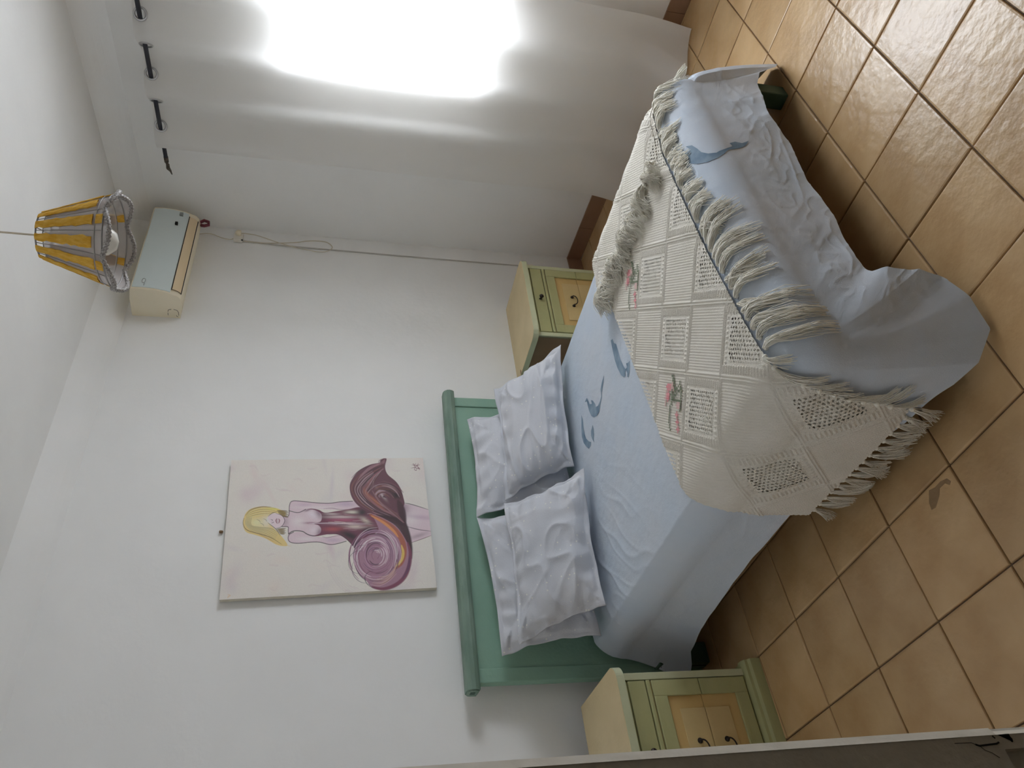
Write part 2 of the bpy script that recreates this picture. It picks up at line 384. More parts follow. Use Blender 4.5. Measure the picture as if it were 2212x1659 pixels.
bm = bmesh.new(); bm.from_mesh(o.data); bmesh.ops.bevel(bm, geom=[e for e in bm.edges if len(e.link_faces) == 2 and e.calc_face_angle(0) > 1.2], offset=.006, segments=2, affect='EDGES'); bm.to_mesh(o.data); bm.free()
m = MB(); m.box((-1.4635, 2.225, 1.005), (-1.4615, 2.25, 1.025)); m.build('rail_end_hole', M_GREEND, bed)
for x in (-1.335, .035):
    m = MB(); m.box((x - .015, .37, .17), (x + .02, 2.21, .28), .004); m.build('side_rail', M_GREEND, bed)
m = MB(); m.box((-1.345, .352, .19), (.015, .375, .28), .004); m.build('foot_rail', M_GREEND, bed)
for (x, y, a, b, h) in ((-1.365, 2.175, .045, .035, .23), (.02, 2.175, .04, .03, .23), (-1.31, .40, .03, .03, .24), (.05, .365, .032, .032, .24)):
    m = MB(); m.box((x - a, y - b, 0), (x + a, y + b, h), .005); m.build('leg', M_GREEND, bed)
m = MB(); m.box((-1.412, 2.170, .01), (-1.4095, 2.176, .215)); m.build('leg_joint', M_BLACK, bed)
for k in range(9):
    m = MB(); m.box((-1.33, .50 + k * .19, .265), (.015, .58 + k * .19, .283)); m.build('slat', M_WOODL, bed)
m = MB(); m.box((X0 + .04, Y0 + .04, .285), (X1 - .04, Y1 - .01, .474), .05); shade_auto(m.build('mattress', M_WINF, bed))
# ---------------------------------------------------------------- bed sheet, one draped cloth
RC = .07
Ls = [0, Y1 - Y0 - RC]; Ls.append(Ls[-1] + RC * pi / 2); Ls.append(Ls[-1] + X1 - X0 - 2 * RC); Ls.append(Ls[-1] + RC * pi / 2); Ls.append(Ls[-1] + Y1 - Y0 - RC); Ls.append(Ls[-1] + X1 - X0)
def perim(L):
    L = np.asarray(L, float) % Ls[6]; x = np.empty_like(L); y = np.empty_like(L)
    a = L < Ls[1]; x[a] = X1; y[a] = Y1 - L[a]
    a = (L >= Ls[1]) & (L < Ls[2]); t = (L[a] - Ls[1]) / RC; x[a] = X1 - RC + RC * np.cos(t); y[a] = Y0 + RC - RC * np.sin(t)
    a = (L >= Ls[2]) & (L < Ls[3]); x[a] = X1 - RC - (L[a] - Ls[2]); y[a] = Y0
    a = (L >= Ls[3]) & (L < Ls[4]); t = (L[a] - Ls[3]) / RC; x[a] = X0 + RC - RC * np.sin(t); y[a] = Y0 + RC - RC * np.cos(t)
    a = (L >= Ls[4]) & (L < Ls[5]); x[a] = X0; y[a] = Y0 + RC + (L[a] - Ls[4])
    a = L >= Ls[5]; x[a] = X0 + (L[a] - Ls[5]); y[a] = Y1
    return x, y
def LY(y, right=False): return (Y1 - y) if right else Ls[4] + (y - Y0 - RC)
def LF(x): return Ls[2] + (X1 - RC - x)
ac = .5 * (Ls[3] + Ls[4])
HEM = [(0.0, .145, 2.2, .14), (LY(1.2, True), .15, 1.2, .12), (LY(.7, True), .17, .72, .10), (LY(.48, True), .235, .52, .07), (Ls[1], .25, .42, .03), (.5 * (Ls[1] + Ls[2]), .225, .335, .012), (Ls[2] - .022, .165, .285, .015), (Ls[2] - .004, .11, .275, .05), (Ls[2] + .012, .062, .285, .13), (Ls[2] + .05, .0, .30, .155), (LF(-.24), -.24, .30, .20), (LF(-.40), -.40, .305, .175),
       (LF(-.60), -.60, .31, .19), (LF(-.80), -.80, .305, .185), (LF(-1.0), -1.0, .295, .21), (LF(-1.12), -1.075, .27, .205), (LF(-1.20), -1.10, .245, .17), (LF(-1.25), -1.125, .21, .12), (Ls[3] - .006, -1.155, .22, .065), (Ls[3] + .022, -1.235, .21, .035), (ac + .005, -1.335, .228, .018),
       (ac + .03, -1.40, .285, .05), (Ls[4], -1.41, .36, .075), (Ls[4] + .07, -1.41, .44, .10), (LY(.60), -1.40, .58, .13), (LY(.98), -1.395, .98, .20), (LY(1.36), -1.405, 1.36, .215), (LY(1.8), -1.415, 1.78, .195), (LY(2.0), -1.43, 1.97, .165), (LY(2.1), -1.45, 2.06, .13), (Ls[5] - .01, -1.475, 2.17, .10), (Ls[5], -1.46, 2.195, .12),
       (Ls[5] + .04, X0 + .03, Y1 + .004, .30), (Ls[6] - .04, X1 - .03, Y1 + .004, .30), (Ls[6], .145, 2.2, .14)]
HEM = np.array(HEM)
nz = [Noise(3, 5), Noise(4, 22), Noise(5, 9, aniso=2.2), Noise(6, 45), Noise(16, 34, aniso=2.4)]
def sag(x): return -.024 * np.clip(1 - (x - X0) / .32, 0, 1) ** 2
def top_z(x, y, fine=True):
    dx = np.minimum(x - X0, X1 - x); dy = np.minimum(y - Y0, 10)
    e = np.minimum(dx, dy)
    cx = np.clip(np.minimum(dx, RC), -1, RC); cy = np.clip(np.minimum(dy, RC), -1, RC)
    ec = RC - np.hypot(RC - cx, RC - cy); e = np.minimum(e, ec)
    ee = np.clip(e, 0, R); z = ZT - R + np.sqrt(np.maximum(R * R - (R - ee) ** 2, 0))
    f = np.clip(e / .12, 0, 1)
    z = z + .0025 * nz[0](x, y) * f + sag(x)
    if fine:
        # creases: sharper away from the blanket, near the pillows and towards the foot corner
        a = np.clip((-.75 - x) / .3, 0, 1) * np.clip((y - 1.3) / .3, 0, 1) + .15
        r = 1 - np.abs(nz[2](x * 2.2, y * 2.2)); r2 = 1 - np.abs(nz[4](x, y)); z = z + .0035 * a * f * r2 ** 5 + .0055 * a * f * r ** 4 + .0006 * nz[1](x, y) * f
    return z
kz = [Noise(11, 7), Noise(12, 28), Noise(13, 13), Noise(14, 34), Noise(15, 60)]
def skirt(L, q_):
    """L along the mattress edge, q_ 0 (edge) .. 1 (hem)"""
    L = np.asarray(L, float); q_ = np.asarray(q_, float)
    px, py = perim(L); pz = ZT - R + sag(px)
    hx, hy, hz = (np.interp(L, HEM[:, 0], HEM[:, k]) for k in (1, 2, 3))
    e = q_ ** (1.35 - .85 * np.exp(-((L - Ls[1] - .03) / .30) ** 2) * (L < Ls[2]))
    x = px + (hx - px) * e; y = py + (hy - py) * e; z = pz + (hz - pz) * q_
    cxm, cym = (X0 + X1) / 2, (Y0 + Y1) / 2
    nx = np.where((L > Ls[1] + RC) & (L < Ls[3] + .02), 0.0, np.sign(px - cxm)); ny = np.where((L > Ls[1]) & (L < Ls[4] - .02), -1.0, 0.0)
    ln = np.maximum(np.hypot(nx, ny), 1e-6); nx, ny = nx / ln, ny / ln
    head = (L > Ls[5] - .02) | (L < .02)
    cw = np.exp(-((L - (Ls[3] + .02)) / .38) ** 2)
    flap = np.exp(-((L - (ac + .01)) / .075) ** 2)
    d = q_ * (.006 * kz[0](L * 1.0, z * .6) + .002 * kz[1](L, z * .5)) + .0025 * np.sin(pi * np.clip(q_ * 1.3, 0, 1)) * (1 - np.abs(kz[2](L * 1.6 + z * 2, z * 2.4))) ** 2
    d = d + .010 * cw * np.sin(30 * (L - z * .7)) * q_ * (1 - flap) * .9
    # crumpled band across the foot side
    ft = ((L > Ls[2]) & (L < Ls[3])) * 1.0
    bandw = np.clip(q_ * 3 - .5, 0, 1) * np.clip((L - Ls[2] - .02) / .1, 0, 1)
    d = d + ft * bandw * (.0024 * (1 - np.abs(kz[3](L * .6, z * 1.5))) ** 4 + .0018 * (1 - np.abs(kz[4](L, z))) ** 4)
    d = np.where(head, 0, d)
    return x + nx * d, y + ny * d, z
def sheet_pt(x, t):
    """flat cloth coordinates over the foot side: t>=Y0 top, below it runs down"""
    x = np.asarray(x, float); t = np.asarray(t, float)
    zt = top_z(x, np.maximum(t, Y0 + 1e-4)); H = .5 * pi * R - R
    L = np.clip(LF(x), Ls[1] + .5 * (Ls[2] - Ls[1]), Ls[4]); hz = np.interp(L, HEM[:, 0], HEM[:, 3])
    qq = np.clip((Y0 - t) / (ZT - R - hz), 0, 1); sx, sy, sz = skirt(L, qq)
    on = t >= Y0
    return np.where(on, x, x + (sx - perim(L)[0])), np.where(on, t, sy), np.where(on, zt, sz)
Lk = [np.linspace(a, b, n, endpoint=False) for a, b, n in ((0, Ls[1], 230), (Ls[1], Ls[2], 40), (Ls[2], Ls[3] - .12, 200), (Ls[3] - .12, Ls[4] + .06, 130), (Ls[4] + .06, Ls[5], 250), (Ls[5], Ls[6], 130))]
Lk = np.concatenate(Lk); NL = len(Lk); px, py = perim(Lk); cx, cy = (X0 + X1) / 2, (Y0 + Y1) / 2
ctry = np.clip(py, Y0 + .7, Y1 - .7)                         # rings collapse onto a short spine, not one point
rr_ = np.concatenate([np.linspace(0, .9, 110, endpoint=False), 1 - .1 * (1 - np.linspace(0, 1, 30)) ** 2.0])
VX = []; VY = []; VZ = []
for r_ in rr_:
    x = cx + (px - cx) * r_; y = ctry + (py - ctry) * r_; VX.append(x); VY.append(y); VZ.append(top_z(x, np.maximum(y, Y0)))
for q_ in np.linspace(0, 1, 64)[1:]:
    x, y, z = skirt(Lk, np.full(NL, q_)); VX.append(x); VY.append(y); VZ.append(z)
NR = len(VX); V = np.stack([np.array(VX), np.array(VY), np.array(VZ)], -1).reshape(-1, 3)
sheet = mk('bed_sheet', V, grid_faces(NR, NL, True)[:, ::-1], M_SHEET, None, True)
tag(sheet, 'pale blue cotton bed sheet with a dolphin print draped over the green double bed', 'bed sheet')
def decal(name, poly, fn, mat, parent, off, step=.006):
    pts = [Vector(p) for p in poly]; xs = [p[0] for p in poly]; ys = [p[1] for p in poly]
    # resample the outline
    out = []
    for i in range(len(poly)):
        a, b = poly[i], poly[(i + 1) % len(poly)]; n_ = max(1, int(math.hypot(b[0] - a[0], b[1] - a[1]) / step))
        for k in range(n_): out.append((a[0] + (b[0] - a[0]) * k / n_, a[1] + (b[1] - a[1]) * k / n_))
    def inside(x, y):
        c_ = False; j_ = len(out) - 1
        for i_ in range(len(out)):
            if (out[i_][1] > y) != (out[j_][1] > y) and x < (out[j_][0] - out[i_][0]) * (y - out[i_][1]) / (out[j_][1] - out[i_][1]) + out[i_][0]: c_ = not c_
            j_ = i_
        return c_
    ins = []
    y = min(ys) + step / 2
    while y < max(ys):
        x = min(xs) + step / 2
        while x < max(xs):
            if inside(x, y) and min((x - o_[0]) ** 2 + (y - o_[1]) ** 2 for o_ in out) > (step * .45) ** 2: ins.append((x, y))
            x += step
        y += step
    vv = [Vector(p) for p in out + ins]; ed = [(i, (i + 1) % len(out)) for i in range(len(out))]
    r_ = geometry.delaunay_2d_cdt(vv, ed, [list(range(len(out)))], 1, 1e-6)
    P = np.array([[p[0], p[1]] for p in r_[0]]); X, Y, Z = fn(P[:, 0], P[:, 1]); e_ = 1e-3
    Xa, Ya, Za = fn(P[:, 0] + e_, P[:, 1]); Xb, Yb, Zb = fn(P[:, 0], P[:, 1] + e_)
    n_ = np.cross(np.stack([Xa - X, Ya - Y, Za - Z], 1), np.stack([Xb - X, Yb - Y, Zb - Z], 1)); n_ /= np.maximum(np.linalg.norm(n_, axis=1, keepdims=True), 1e-12)
    return mk(name, np.stack([X, Y, Z], 1) + n_ * off, [tuple(f) for f in r_[2]], mat, parent, True)
DOL = [
 [(-.368, 1.296), (-.378, 1.276), (-.404, 1.275), (-.425, 1.258), (-.463, 1.257), (-.511, 1.26), (-.56, 1.249), (-.58, 1.241), (-.586, 1.224), (-.565, 1.224), (-.576, 1.21), (-.582, 1.19), (-.604, 1.205), (-.62, 1.219), (-.626, 1.237), (-.616, 1.247), (-.605, 1.237), (-.587, 1.239), (-.587, 1.253), (-.602, 1.256), (-.595, 1.273), (-.567, 1.291), (-.52, 1.303), (-.467, 1.306), (-.415, 1.301)],
 [(-.434, 1.439), (-.451, 1.456), (-.466, 1.482), (-.479, 1.503), (-.497, 1.512), (-.511, 1.547), (-.526, 1.574), (-.522, 1.606), (-.505, 1.638), (-.476, 1.663), (-.438, 1.674), (-.405, 1.675), (-.38, 1.677), (-.365, 1.701), (-.367, 1.668), (-.392, 1.659), (-.418, 1.652), (-.436, 1.628), (-.413, 1.63), (-.431, 1.611), (-.466, 1.594), (-.481, 1.595), (-.495, 1.57), (-.494, 1.538), (-.487, 1.517), (-.457, 1.507), (-.441, 1.474)],
 [(-.382, 1.77), (-.417, 1.764), (-.452, 1.777), (-.487, 1.781), (-.518, 1.774), (-.552, 1.75), (-.573, 1.727), (-.583, 1.738), (-.58, 1.768), (-.548, 1.793), (-.509, 1.815), (-.471, 1.819), (-.438, 1.803)],
 [(-.52, 1.671), (-.542, 1.671), (-.567, 1.679), (-.58, 1.693), (-.598, 1.698), (-.575, 1.708), (-.548, 1.715), (-.53, 1.702)],
 [(-.442, 1.182), (-.468, 1.156), (-.48, 1.12), (-.51, 1.10), (-.538, 1.12), (-.551, 1.154), (-.536, 1.168), (-.501, 1.179), (-.466, 1.184)]]
for d in DOL: decal('dolphin_print', d, lambda x, y: (x, y, top_z(x, y)), M_DOLPH, sheet, .0012)
D5 = [(-0.318, 0.436), (-0.316, 0.422), (-0.354, 0.403), (-0.336, 0.401), (-0.319, 0.406), (-0.337, 0.389), (-0.368, 0.381), (-0.397, 0.376), (-0.42, 0.365), (-0.431, 0.352), (-0.42, 0.343), (-0.404, 0.338), (-0.398, 0.327), (-0.382, 0.336), (-0.372, 0.313), (-0.381, 0.292), (-0.371, 0.266), (-0.398, 0.286), (-0.411, 0.311), (-0.42, 0.34), (-0.444, 0.344), (-0.459, 0.353), (-0.459, 0.373), (-0.438, 0.396), (-0.402, 0.418), (-0.361, 0.437), (-0.331, 0.444)]
decal('dolphin_print', D5, sheet_pt, M_DOLPH, sheet, .0016)
# ---------------------------------------------------------------- crocheted blanket in 45 degree squares, folded across the bed
RB = .125
def bl(a, b, off):
    a = np.asarray(a, float); b = np.asarray(b, float); off = np.asarray(off, float)
    xl, xr = X0 + RB, X1 - RB; sl = np.maximum(xl - a, 0); sr = np.maximum(a - xr, 0); q4 = RB * pi / 2
    s = np.where(sl > 0, sl, sr); sg = np.where(sl > 0, -1.0, 1.0); xe = np.where(sl > 0, xl, xr)
    an = np.clip(s, 0, q4) / RB; s2 = np.maximum(s - q4, 0)
    bb = np.maximum(b, Y0 + .05)
    zt = ZT + sag(np.clip(a, xl, xr)) + .0025 * nz[0](np.clip(a, xl, xr), bb) + .001 * nz[0](a * 1.7 + 3, b * 1.7)
    dy = np.clip(b - Y0, 0, R); zt = zt - np.where(b < Y0 + R, R - np.sqrt(np.maximum(R * R - (R - dy) ** 2, 0)), 0) * (s2 <= 0)
    wav = .004 * np.sin(b * 11 + 1) * np.minimum(s2 / .15, 1)
    x = np.where(s > 0, xe + sg * ((RB + off) * np.sin(an) + (.105 * s2 + .014 * np.minimum(s2 / .05, 1) + wav) * (s2 > 0)), a)
    z = np.where(s > 0, zt - RB + (RB + off) * np.cos(an) - s2, zt + off)
    return x, b + 0 * a, z
CC = .222; A0, B0 = -.517, .972
def cellpq(a, b):
    da, db = a - A0, b - B0; return (da + db) / sqrt(2) / CC, (db - da) / sqrt(2) / CC
def b_foot(a): return np.interp(a, [-1.72, -1.35, -1.2, -.8, -.2, .1, .3], [.47, .455, .47, .50, .51, .445, .40])
def b_head(a): return np.interp(a, [-1.72, -1.37, -1.28, -.82, -.27, .16, .4], [.975, 1.03, 1.07, 1.11, 1.165, 1.15, 1.12])
def a_hem(b): return np.interp(b, [.45, 1.0], [-1.665, -1.645])
def stitch(a, b):
    P_, Q_ = cellpq(a, b); i = np.floor(P_).astype(int); j = np.floor(Q_).astype(int); fp = (P_ - i) * CC; fq = (Q_ - j) * CC
    mesh = ((i + j) % 2 == 0); ep = np.minimum(fp, CC - fp); eq = np.minimum(fq, CC - fq); e = np.minimum(ep, eq)
    h = .0042 * np.exp(-((e - .0045) / .0026) ** 2)                       # double seam ridge
    ribs = .0010 * np.sin(2 * pi * fq / .0088) * (e > .010) + .0004 * np.sin(2 * pi * fp / .007)
    h = h + np.where(mesh, 0, ribs)
    comb = (eq > .012) & (eq < .036) & (ep > .010); h = h + np.where(mesh & comb, .0016 + .0022 * np.sin(2 * pi * fp / .0128), 0)
    pop = (ep > .012) & (ep < .034) & (eq >= .036)
    h = h + np.where(mesh & pop, .0035 * np.maximum(0, np.sin(2 * pi * fq / .0145)) * np.exp(-((ep - .020) / .005) ** 2), 0)
    inner = mesh & (ep > .036) & (eq > .046)
    u = (fp - .036) / .0125; vq = (fq - .046) / .0125; r_ = np.floor(vq); uu = u + .5 * (r_ % 2)
    du, dv = (uu - np.floor(uu) - .5) * .0125, (vq - r_ - .5) * .0125; hole = inner & (np.hypot(du, dv) < .0046)
    h = h + np.where(inner, .0012 * np.minimum(1, np.hypot(du, dv) / .006), 0)
    return h, hole, i, j
blanket = thing('crochet_blanket', 'cream crocheted blanket with rose motifs and long fringe lying across the foot of the bed', 'blanket', (-.6, .8, .5))
def cloth_layer(a_lo, a_hi, off, f_lo, f_hi, step=.0027, lip=None):
    na = int((a_hi - a_lo) / step); nb = int(.68 / step)
    a = np.linspace(a_lo, a_hi, na)[:, None] + np.zeros((1, nb)); t = np.linspace(0, 1, nb)[None, :]
    if lip is not None: pass
    b = f_lo(a) + (f_hi(a) - f_lo(a)) * t
    if a_lo < -1.5: a = np.where(a < -1.3, -1.3 + (a + 1.3) * ((a_hem(b) + 1.3) / (a_lo + 1.3)), a)
    h, hole, ci, cj = stitch(a, b)
    x, y, z = bl(a, b, off * (.45 + .55 * np.clip((b - f_lo(a)) / .035, 0, 1)) + h)
    V = np.stack([x, y, z], -1).reshape(-1, 3); F = grid_faces(na, nb)
    ctr = lambda q_: q_.reshape(-1)
    Hf = hole.reshape(-1)[F].sum(1) >= 3; I = ci.reshape(-1)[F[:, 0]]; J = cj.reshape(-1)[F[:, 0]]; keep = ~Hf
    F, I, J = F[keep], I[keep], J[keep]
    for key in sorted(set(zip(I.tolist(), J.tolist()))):
        fs = F[(I == key[0]) & (J == key[1])]
        if len(fs) < 12: continue
        us, inv = np.unique(fs, return_inverse=True)
        mk('crochet_square', V[us], inv.reshape(fs.shape).astype(np.int32), M_CROCHET, blanket, True)
cloth_layer(-1.66, .34, .015, b_foot, b_head)
ga, gt = np.linspace(-1.66, .34, 260)[:, None] + np.zeros((1, 60)), np.linspace(.012, .988, 60)[None, :] + np.zeros((260, 1))
gb = b_foot(ga) + (b_head(ga) - b_foot(ga)) * gt; ga = np.where(ga < -1.3, -1.3 + (ga + 1.3) * ((a_hem(gb) + 1.3) / (-1.66 + 1.3)) * .99, ga)
x, y, z = bl(ga, gb, .001 + 0 * ga); mk('under_layer', np.stack([x, y, z], -1).reshape(-1, 3), grid_faces(260, 60), M_CROCHET, blanket, True)
def f2l(a): return np.interp(a, [-.22, -.19, .1, .4], [.555, .53, .455, .40])
def f2h(a): return np.interp(a, [-.22, .16, .4], [1.215, 1.19, 1.16])
cloth_layer(-.205, .34, .029, f2l, f2h)
# fringe
def strands(name, base, direction, length, lat, surf, n=26, spread=.016, lift=.010, r=.0011, seed=0, knot=True, wob=.006, parent=None):
    """base, direction in flat cloth coordinates; surf(a,b,h) -> world"""
    rs = np.random.RandomState(seed); K = 7; t = np.linspace(0, 1, K)
    d = np.array(direction, float); d /= np.linalg.norm(d); l = np.array([-d[1], d[0]])
    V = []; F = []; c0 = 0
    bend = rs.uniform(-1, 1) * .035
    for s in range(n):
        ln = length * rs.uniform(.78, 1.06); e = rs.uniform(-1, 1) * spread; ph = rs.uniform(0, 6.3); am = rs.uniform(0, 1) * wob; b2 = bend + rs.uniform(-1, 1) * .012
        lt = e * (t ** .7) * 1.0 + am * np.sin(ph + t * rs.uniform(3, 7)) * t + b2 * t * t
        A = base[0] + d[0] * ln * t + l[0] * lt; B = base[1] + d[1] * ln * t + l[1] * lt
        hh = lat + lift * rs.uniform(.1, 1.0) * np.sin(pi * np.minimum(t * .9 + .08, 1)) + rs.uniform(0, .004)
        x, y, z = surf(A, B, hh); P = np.stack([x, y, z], -1)
        tg = np.gradient(P, axis=0); tg /= np.maximum(np.linalg.norm(tg, axis=1, keepdims=True), 1e-9)
        u = np.cross(tg, np.array([.3, .2, 1.0])); u /= np.maximum(np.linalg.norm(u, axis=1, keepdims=True), 1e-9); w_ = np.cross(tg, u)
        rr = r * (1 - .25 * t)[:, None]
        ring = [P + rr * (u * cos(a_) + w_ * sin(a_)) for a_ in (0, 2.094, 4.189)]
        V.append(np.stack(ring, 1).reshape(-1, 3)); k = np.arange(K - 1)[:, None] * 3; j = np.arange(3)[None, :]
        F.append((np.stack([k + j, k + (j + 1) % 3, k + 3 + (j + 1) % 3, k + 3 + j], -1).reshape(-1, 4)) + c0); c0 += K * 3
    if knot:
        x, y, z = (float(q_) for q_ in surf(np.array(base[0] + d[0] * .006), np.array(base[1] + d[1] * .006), np.array(lat + .003)))
        m_, n_ = 6, 8; th = np.linspace(0, pi, m_)[:, None]; ph = (np.arange(n_) * 2 * pi / n_)[None, :]
        K3 = np.stack([x + .0085 * np.sin(th) * np.cos(ph), y + .0085 * np.sin(th) * np.sin(ph), z + .0075 * np.cos(th) + 0 * ph], -1).reshape(-1, 3)
        V.append(K3); F.append(grid_faces(m_, n_, True) + c0)
    return mk(name, np.concatenate(V), np.concatenate(F), M_FRINGE, parent, True)
def on_sheet(a, b, h):
    x, y, z = sheet_pt(np.asarray(a), np.asarray(b)); on = np.asarray(b) >= Y0 + .02
    return x, y - np.where(on, 0, h), z + np.where(on, h, .3 * h)
def on_bl(a, b, h): return bl(a, b, h)
k = 0
a = .12
while a > -1.22:      # along the foot edge, lying on the sheet
    b = float(b_foot(a)) - .004; rs = random.Random(k)
    big = a < -.62
    strands('tassel', (a, b), (rs.uniform(-.75, .45) if not big else rs.uniform(-.9, .55), -1), rs.uniform(.085, .105) * (1.0 if not big else 1.38), .004, on_sheet, 46, .017 if not big else .015, .026, .0013, k, True, .014, blanket)
    a -= .0365 * rs.uniform(.85, 1.15); k += 1
a = -1.24
while a > -1.64:      # down the left side, foot edge
    b = float(b_foot(a)); rs = random.Random(k)
    strands('tassel', (a, b), (-1, rs.uniform(-.55, -.2)), rs.uniform(.08, .11), .008, on_bl, 26, .012, .010, .0012, k, True, .006, blanket)
    a -= .040; k += 1
b = .465
while b < .985:       # hanging hem
    rs = random.Random(k)
    strands('tassel', (float(a_hem(b)), b), (-1, rs.uniform(-.12, .05)), rs.uniform(.085, .115), .006, on_bl, 44, .020, .010, .0013, k, True, .006, blanket)
    b += .033; k += 1
b = .55
while b < 1.22:       # edge of the folded-back layer
    rs = random.Random(k)
    strands('tassel', (-.20, b), (-1, rs.uniform(-1.0, .9)), rs.uniform(.075, .15), .016 + rs.uniform(0, .012), on_bl, 34, .017, .048, .0013, k, True, .026, blanket)
    b += .019; k += 1
# cross-stitched roses
def xstitch(cells, ca, cb, name, mat, s=.0078, lay=.0170):
    V = []; F = []
    for (u, v_) in cells:
        # u along Q, v along P, diagonal axes of the squares
        ea = np.array([1, 1]) / sqrt(2); eb = np.array([-1, 1]) / sqrt(2)
        c_ = np.array([ca, cb]) + ea * v_ * s + eb * u * s; n_ = len(V)
        for (p_, q_) in ((-.5, -.5), (.5, -.5), (.5, .5), (-.5, .5)):
            pt = c_ + ea * p_ * s * .92 + eb * q_ * s * .92; x, y, z = bl(pt[0], pt[1], lay); V.append((float(x), float(y), float(z) + .0012))
        F.append((n_, n_ + 1, n_ + 2, n_ + 3))
    return tag(mk(name, V, F, mat, blanket), kind='stuff')
def blob(cx_, cy_, rx_, ry_): return [(x, y) for x in range(-14, 15) for y in range(-14, 15) if ((x - cx_) / rx_) ** 2 + ((y - cy_) / ry_) ** 2 <= 1]
def line(pts):
    o_ = set()
    for (x0, y0), (x1, y1) in zip(pts, pts[1:]):
        n_ = max(abs(x1 - x0), abs(y1 - y0), 1)
        for t in range(n_ + 1): o_.add((round(x0 + (x1 - x0) * t / n_), round(y0 + (y1 - y0) * t / n_)))
    return list(o_)
for (ca, cb) in ((-1.01, .935), (-.415, .945)):
    xstitch([c_ for c_ in set(blob(-6, 6, 1.8, 3) + blob(-2, 7, 2.2, 1.2)) ], ca, cb, 'rose_motif', M_PINK)
    xstitch([c_ for c_ in set(blob(5, -3, 1.3, 1.2) + blob(8, -4, 1.6, 1.2) + blob(11, -5, 1.4, 1)) ], ca, cb, 'rose_motif', M_PINK)
    xstitch([c_ for c_ in set(blob(-6, 3, 2.5, 1.4) + blob(1, -4, 1.6, 2) + blob(-1, 9, 3, 1)) - set(blob(-2, 7, 2.2, 1.2))], ca, cb, 'rose_motif', M_LPINK, lay=.0173)
    xstitch(list(set(line([(-11, 3), (-8, 1), (-6, 0), (-3, 2), (-1, 3)]) + line([(-11, 4), (-8, 2), (-5, 1)]) + line([(-1, 3), (-1, -6)]) + line([(-2, 1), (-6, -5)]) + line([(-3, 2), (-8, -4)]) + line([(0, 3), (4, 4), (9, 4), (12, 2)]) + line([(-9, -4), (-5, -6), (3, -6)]) + blob(-3, 3, 2.2, 1.1))), ca, cb, 'leaf_motif', M_LEAF, lay=.0177)
# ---------------------------------------------------------------- pillows
def pillow(label, c00, c10, c11, c01, T1=.085, T2=.05, seed=1, fl=.085, curl=()):
    nu, nv = 96, 72; rs = np.random.RandomState(seed)
    c00, c10, c11, c01 = (np.array(c_, float) for c_ in (c00, c10, c11, c01)); ctr = (c00 + c10 + c11 + c01) / 4
    E_ = 1 + fl
    u = np.linspace(-E_, E_, nu)[None, :] + np.zeros((nv, 1)); v = np.linspace(-E_ - .03, E_ + .03, nv)[:, None] + np.zeros((1, nu))
    s, t = (u / E_ + 1) / 2, (v / (E_ + .03) + 1) / 2
    pin = 1 - .05 * (1 - np.abs(v / E_) ** 2) * np.abs(u) ** 3; pin2 = 1 - .06 * (1 - np.abs(u / E_) ** 2) * np.abs(v) ** 3
    s = (s - .5) * pin + .5; t = (t - .5) * pin2 + .5
    P = (c00 * ((1 - s) * (1 - t))[..., None] + c10 * (s * (1 - t))[..., None] + c11 * (s * t)[..., None] + c01 * ((1 - s) * t)[..., None])
    n_ = np.cross((c10 + c11) - (c00 + c01), (c01 + c11) - (c00 + c10)); n_ /= np.linalg.norm(n_)
    uu, vv = np.clip(np.abs(u), 0, 1), np.clip(np.abs(v), 0, 1)
    g = ((1 - uu ** 2.6) * (1 - vv ** 2.6)) ** .5
    N1 = Noise(seed, 4.5); N2 = Noise(seed + 9, 3.0); N3 = Noise(seed + 19, 2.2, aniso=rs.uniform(0, 3)); N4 = Noise(seed + 5, 9)
    crease = (1 - np.abs(N2(u * 1.5, v * 1.5))) ** 4
    inside = np.clip(g * 2.2, 0, 1)
    edge = np.exp(-((np.maximum(np.abs(u), np.abs(v)) - .85) / .22) ** 2)
    puck = .006 * edge * np.sin(N3(u, v) * 3 + (u * 17 * (np.abs(v) > np.abs(u)) + v * 15 * (np.abs(v) <= np.abs(u))))
    wr = .006 * N1(u, v) + .013 * (crease - .3) * inside + .006 * (1 - np.abs(N3(u * 2.2, v * 2.2))) ** 5 * inside + .0025 * N4(u, v) + puck
    flw = (1 - inside) * (.008 * np.sin(u * 8 + seed) + .008 * np.sin(v * 9 + 2 * seed) + .004 * N4(u * 2, v * 2))
    V = []
    F = grid_faces(nv, nu)
    front = P + n_ * ((T1 * g + wr * (g > 0) + flw + .0015)[..., None]); back = P - n_ * ((T2 * g + .003 * inside - flw + .0015)[..., None])
    V = np.concatenate([front.reshape(-1, 3), back.reshape(-1, 3)]); nn = nv * nu
    F = [F, F[:, ::-1] + nn]
    ring = np.concatenate([np.arange(nu), np.arange(1, nv) * nu + nu - 1, (nv - 1) * nu + np.arange(nu - 2, -1, -1), np.arange(nv - 2, 0, -1) * nu]); r2 = np.roll(ring, -1)
    F.append(np.stack([ring, ring + nn, r2 + nn, r2], 1))
    o = mk('pillow', V, np.concatenate(F), M_PILLOW, None, True)
    return tag(o, label, 'pillow', 'pillows against the green headboard')
